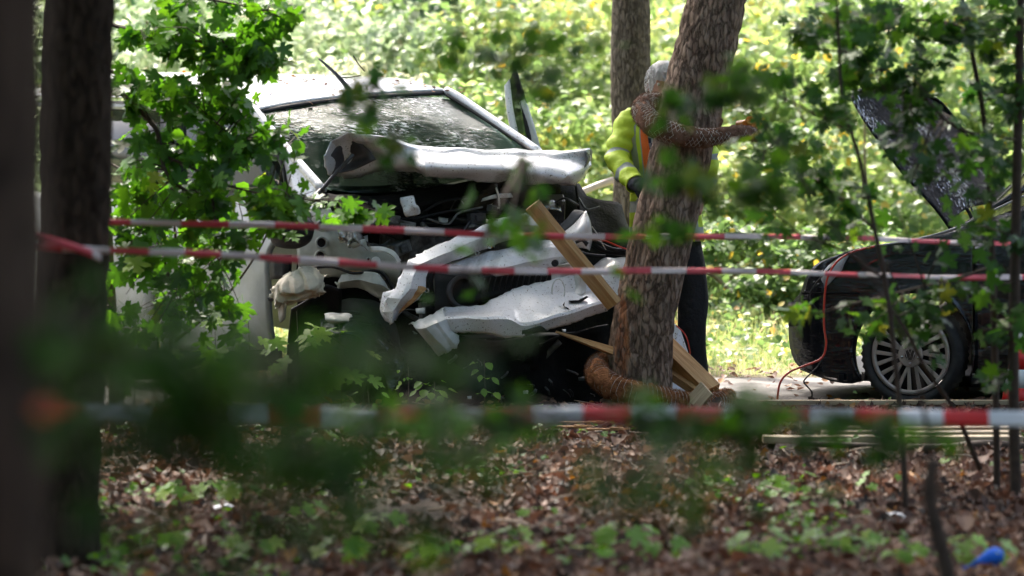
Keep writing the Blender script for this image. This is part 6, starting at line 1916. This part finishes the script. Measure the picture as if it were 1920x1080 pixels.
s = Sapling('hanging_branch', P(900, -900, 13.0), 'blurred hanging leaves in front of the van windscreen and bent bonnet', 'leaf_dark', 'leaf_dark_a', cat='branch')
s.branch([(860, -900, 13), (840, -300, 13), (850, 0, 13), (900, 90, 13)], .010, .005)
s.branch([(850, -100, 13), (760, 60, 13), (700, 180, 13), (730, 250, 13)], .006, .003)
s.branch([(900, 90, 13), (960, 160, 13), (980, 300, 13)], .005, .002)
for a in [(880, 90, 90, 28, 14), (740, 265, 26, 30, 6), (985, 335, 22, 30, 3), (700, 160, 60, 22, 7), (1000, 150, 60, 30, 9), (1060, 50, 50, 40, 7), (660, 200, 26, 14, 3), (1000, 490, 80, 20, 5), (830, 545, 30, 30, 3), (900, 540, 60, 20, 4), (880, 400, 20, 50, 2)]:
    s.blob(a[0], a[1], 13, a[2], a[3], int(a[4] * 1.9), .062, up=(0, -.3, .8), rd=.2, per=3)
s.done()

# the very near, wholly blurred foliage
s = Sapling('near_sapling', P(300, 3000, 5.2), 'large out of focus dark foliage filling the lower left, close to the camera', 'leaf_near', 'leaf_dark_a')
s.branch([(260, 2900, 5.2), (280, 1800, 5.2), (330, 1100, 5.2), (380, 800, 5.2)], .008, .004, 'stem')
s.branch([(330, 1100, 5.2), (520, 900, 5.1), (760, 830, 5.0), (1000, 860, 4.9), (1200, 880, 4.9)], .004, .002)
s.branch([(360, 900, 5.2), (480, 720, 5.1), (640, 660, 5.1)], .004, .002)
s.branch([(360, 900, 5.2), (200, 700, 5.2), (120, 560, 5.2)], .004, .002)
for a in [(150, 660, 80, 90, 20), (260, 650, 110, 90, 30), (380, 690, 120, 80, 34), (500, 700, 110, 60, 24), (620, 700, 100, 45, 13), (760, 740, 90, 40, 4), (200, 800, 120, 70, 20), (380, 820, 140, 55, 24), (540, 815, 120, 45, 18), (700, 820, 120, 36, 7), (560, 920, 160, 60, 12),
          (130, 900, 70, 120, 8), (400, 1040, 160, 60, 8), (740, 930, 120, 40, 5), (900, 880, 160, 40, 8), (1060, 900, 140, 40, 7), (1220, 880, 120, 40, 7), (640, 1000, 160, 50, 7), (1380, 880, 60, 30, 3), (850, 640, 80, 50, 4), (700, 640, 60, 30, 3)]:
    s.blob(a[0], a[1], 5.1, a[2] * 1.3, a[3] * 1.15, int(a[4] * 1.35), .043, up=(0, -.4, .7), rd=.25, per=3, maxtwig=.2)
s.done()

s = Sapling('low_near_twig', P(1500, 1500, 8.6), 'blurred leaves hanging over the lower barrier tape', 'leaf_near', 'leaf_dark_a', cat='twig')
s.branch([(1900, 1500, 8.6), (1800, 1000, 8.6), (1650, 800, 8.6), (1400, 760, 8.6), (1180, 800, 8.6)], .006, .003)
for a in [(1290, 795, 90, 30, 14), (1440, 780, 80, 24, 9), (1560, 805, 80, 30, 12), (1660, 800, 50, 30, 6), (930, 790, 60, 22, 8), (820, 770, 60, 22, 7), (700, 785, 70, 20, 8), (1180, 770, 30, 14, 3), (1380, 770, 70, 20, 8), (1730, 790, 40, 16, 3), (1380, 860, 60, 24, 3), (860, 800, 60, 20, 3), (1400, 930, 40, 12, 2), (1320, 1010, 40, 25, 2), (1480, 980, 40, 14, 1)]:
    s.blob(a[0], a[1], 8.6, a[2], a[3], int(a[4] * 2.0), .05, up=(0, -.4, .7), rd=.2, per=3, maxtwig=.3)
s.done()

# seedlings on the forest floor
seed_meshes = [leaf_mesh('leaf', tm, M['seedling']) for tm in MAPLES[:2]]
def seedling(px, py, h, n, sz, label, group, name='maple_seedling', meshes=seed_meshes, spread=.05):
    y = None
    lo, hi = 12.0, 30.0
    for _ in range(30):
        m_ = (lo + hi) / 2
        if P(px, py, m_).z < 0: hi = m_
        else: lo = m_
    b = P(px, py, lo)
    b.z = gz(b.x, b.y)
    t = root(name, b, label, 'seedling', group)
    if group: h, sz, spread, n = h * 1.5, sz * 1.45, spread * 1.4, n + 2; b.z += .02
    top = b + Vector((R.uniform(-.02, .02), 0, h))
    V, F = tube_geo([b, b.lerp(top, .5) + Vector((.01, 0, 0)), top], [.004, .003, .0015], 5)
    mesh('stem', V, F, M['twig'], t)
    for i in range(n):
        a = R.uniform(0, 6.28); f = R.uniform(.45, 1)
        pos = Vector((math.cos(a) * spread * R.uniform(.3, 1.2), math.sin(a) * spread, h * f))
        nrm = np.array([math.cos(a) * .45, math.sin(a) * .45 - .45, .8])
        tip = np.array([math.cos(a), math.sin(a), -.25])
        o = bpy.data.objects.new('leaf', meshes[i % len(meshes)])
        C.objects.link(o); o.parent = t
        o.matrix_basis = Matrix.Translation(pos) @ Matrix(rotmats(nrm[None], tip[None])[0].tolist()).to_4x4() @ Matrix.Scale(sz * R.uniform(.7, 1.1), 4)
    return t
SG = 'small maple seedlings in the leaf litter'
SL = 'small bright green seedling rooted in the brown leaf litter'
SEEDS = [(400, 950, 6, .06), (340, 960, 5, .05), (450, 960, 4, .05), (210, 980, 4, .05), (300, 1045, 4, .05), (210, 1060, 4, .05), (1500, 945, 2, .04), (1470, 940, 2, .04), (720, 1030, 5, .06), (640, 1070, 5, .06),
                        (960, 1050, 5, .05), (900, 1055, 4, .05), (1160, 1060, 6, .06), (1100, 1070, 4, .06), (1200, 1030, 4, .05), (1555, 1055, 7, .06), (1600, 1060, 4, .05), (1420, 1072, 6, .06), (1380, 1070, 4, .06),
                        (1660, 1030, 3, .04), (1810, 1050, 5, .05), (1850, 1075, 5, .05), (1700, 1078, 4, .04), (1890, 900, 2, .035), (1650, 945, 2, .035), (600, 865, 4, .05), (820, 1065, 4, .05), (1010, 990, 2, .03), (1310, 915, 3, .035),
                        (560, 1000, 3, .04), (480, 1060, 5, .05), (780, 1075, 4, .05), (1250, 1075, 4, .05), (1790, 905, 2, .03)]
ORD = ['first', 'second', 'third', 'fourth', 'fifth', 'sixth', 'seventh', 'eighth', 'ninth', 'tenth', 'eleventh', 'twelfth', 'thirteenth', 'fourteenth', 'fifteenth', 'sixteenth', 'seventeenth', 'eighteenth', 'nineteenth', 'twentieth', 'twenty first', 'twenty second']
SEEDLAB = {}
for low in (True, False):
    row_ = sorted(q for q in SEEDS if (q[1] >= 1025) == low)
    for k_, q in enumerate(row_):
        SEEDLAB[(q[0], q[1])] = 'small green seedling, ' + ORD[k_] + ' from the left ' + ('along the bottom edge' if low else 'in the litter above the bottom edge row')
for (px, py, n, sz) in SEEDS:
    seedling(px, py, R.uniform(.05, .10), n, sz, SEEDLAB[(px, py)], SG)
oval_meshes = [leaf_mesh('leaf', tm, M['seedling']) for tm in OVALS]
seedling(905, 790, .33, 11, .055, 'tall thin weed with drooping leaves in front of the torn bumper flap', None, 'weed', oval_meshes, .05)
seedling(810, 790, .22, 16, .06, 'bushy bright weed in front of the dark underside of the van', None, 'weed', oval_meshes, .09)
seedling(965, 792, .10, 6, .04, 'small two leafed weed just left of the tree base', None, 'weed', oval_meshes, .05)
seedling(1020, 788, .09, 5, .035, 'tiny weed beside the splintered wood on the ground', None, 'weed', oval_meshes, .04)
seedling(760, 790, .30, 9, .03, 'wispy weed with seed heads left of the bushy one', None, 'weed', oval_meshes, .05)
seedling(640, 795, .55, 9, .12, 'broad maple leaves beside the fallen wheel liner', None, 'maple_seedling', seed_meshes, .16)
seedling(560, 800, .62, 8, .10, 'maple shoot with large leaves below the torn cream lining', None, 'maple_seedling', seed_meshes, .14)
seedling(470, 800, .6, 9, .10, 'maple shoot with large leaves against the van door', None, 'maple_seedling', seed_meshes, .2)
seedling(400, 800, .5, 12, .10, 'leafy maple shoot left of the van door shoot, below the hanging branches', None, 'maple_seedling', seed_meshes, .22)
seedling(250, 800, .45, 12, .10, 'leafy maple shoot beside the grey sapling stem at the left', None, 'maple_seedling', seed_meshes, .22)
seedling(690, 800, .20, 8, .05, 'small dark green plant under the wheel liner', None, 'weed', oval_meshes, .1)
ol = root('orange_leaf', P(82, 779, 5.0), 'out of focus orange leaf hanging low before the dark trunk at the left edge', 'leaf')
om = mesh('blade', [P(82, 779, 5.0) + (Matrix.Rotation(1.2, 3, 'X') @ Vector(q)) * .02 for q in MAPLES[0][0]], MAPLES[0][1], leaf_mat('orange_leaf', [(0, (.55, .14, .02)), (1, (.55, .14, .02))], .4), ol)
tube('stalk', [P(82, 779, 5.0), P(100, 700, 5.05), P(140, 600, 5.2)], .0012, M['twig'], ol, n=5, px=False)
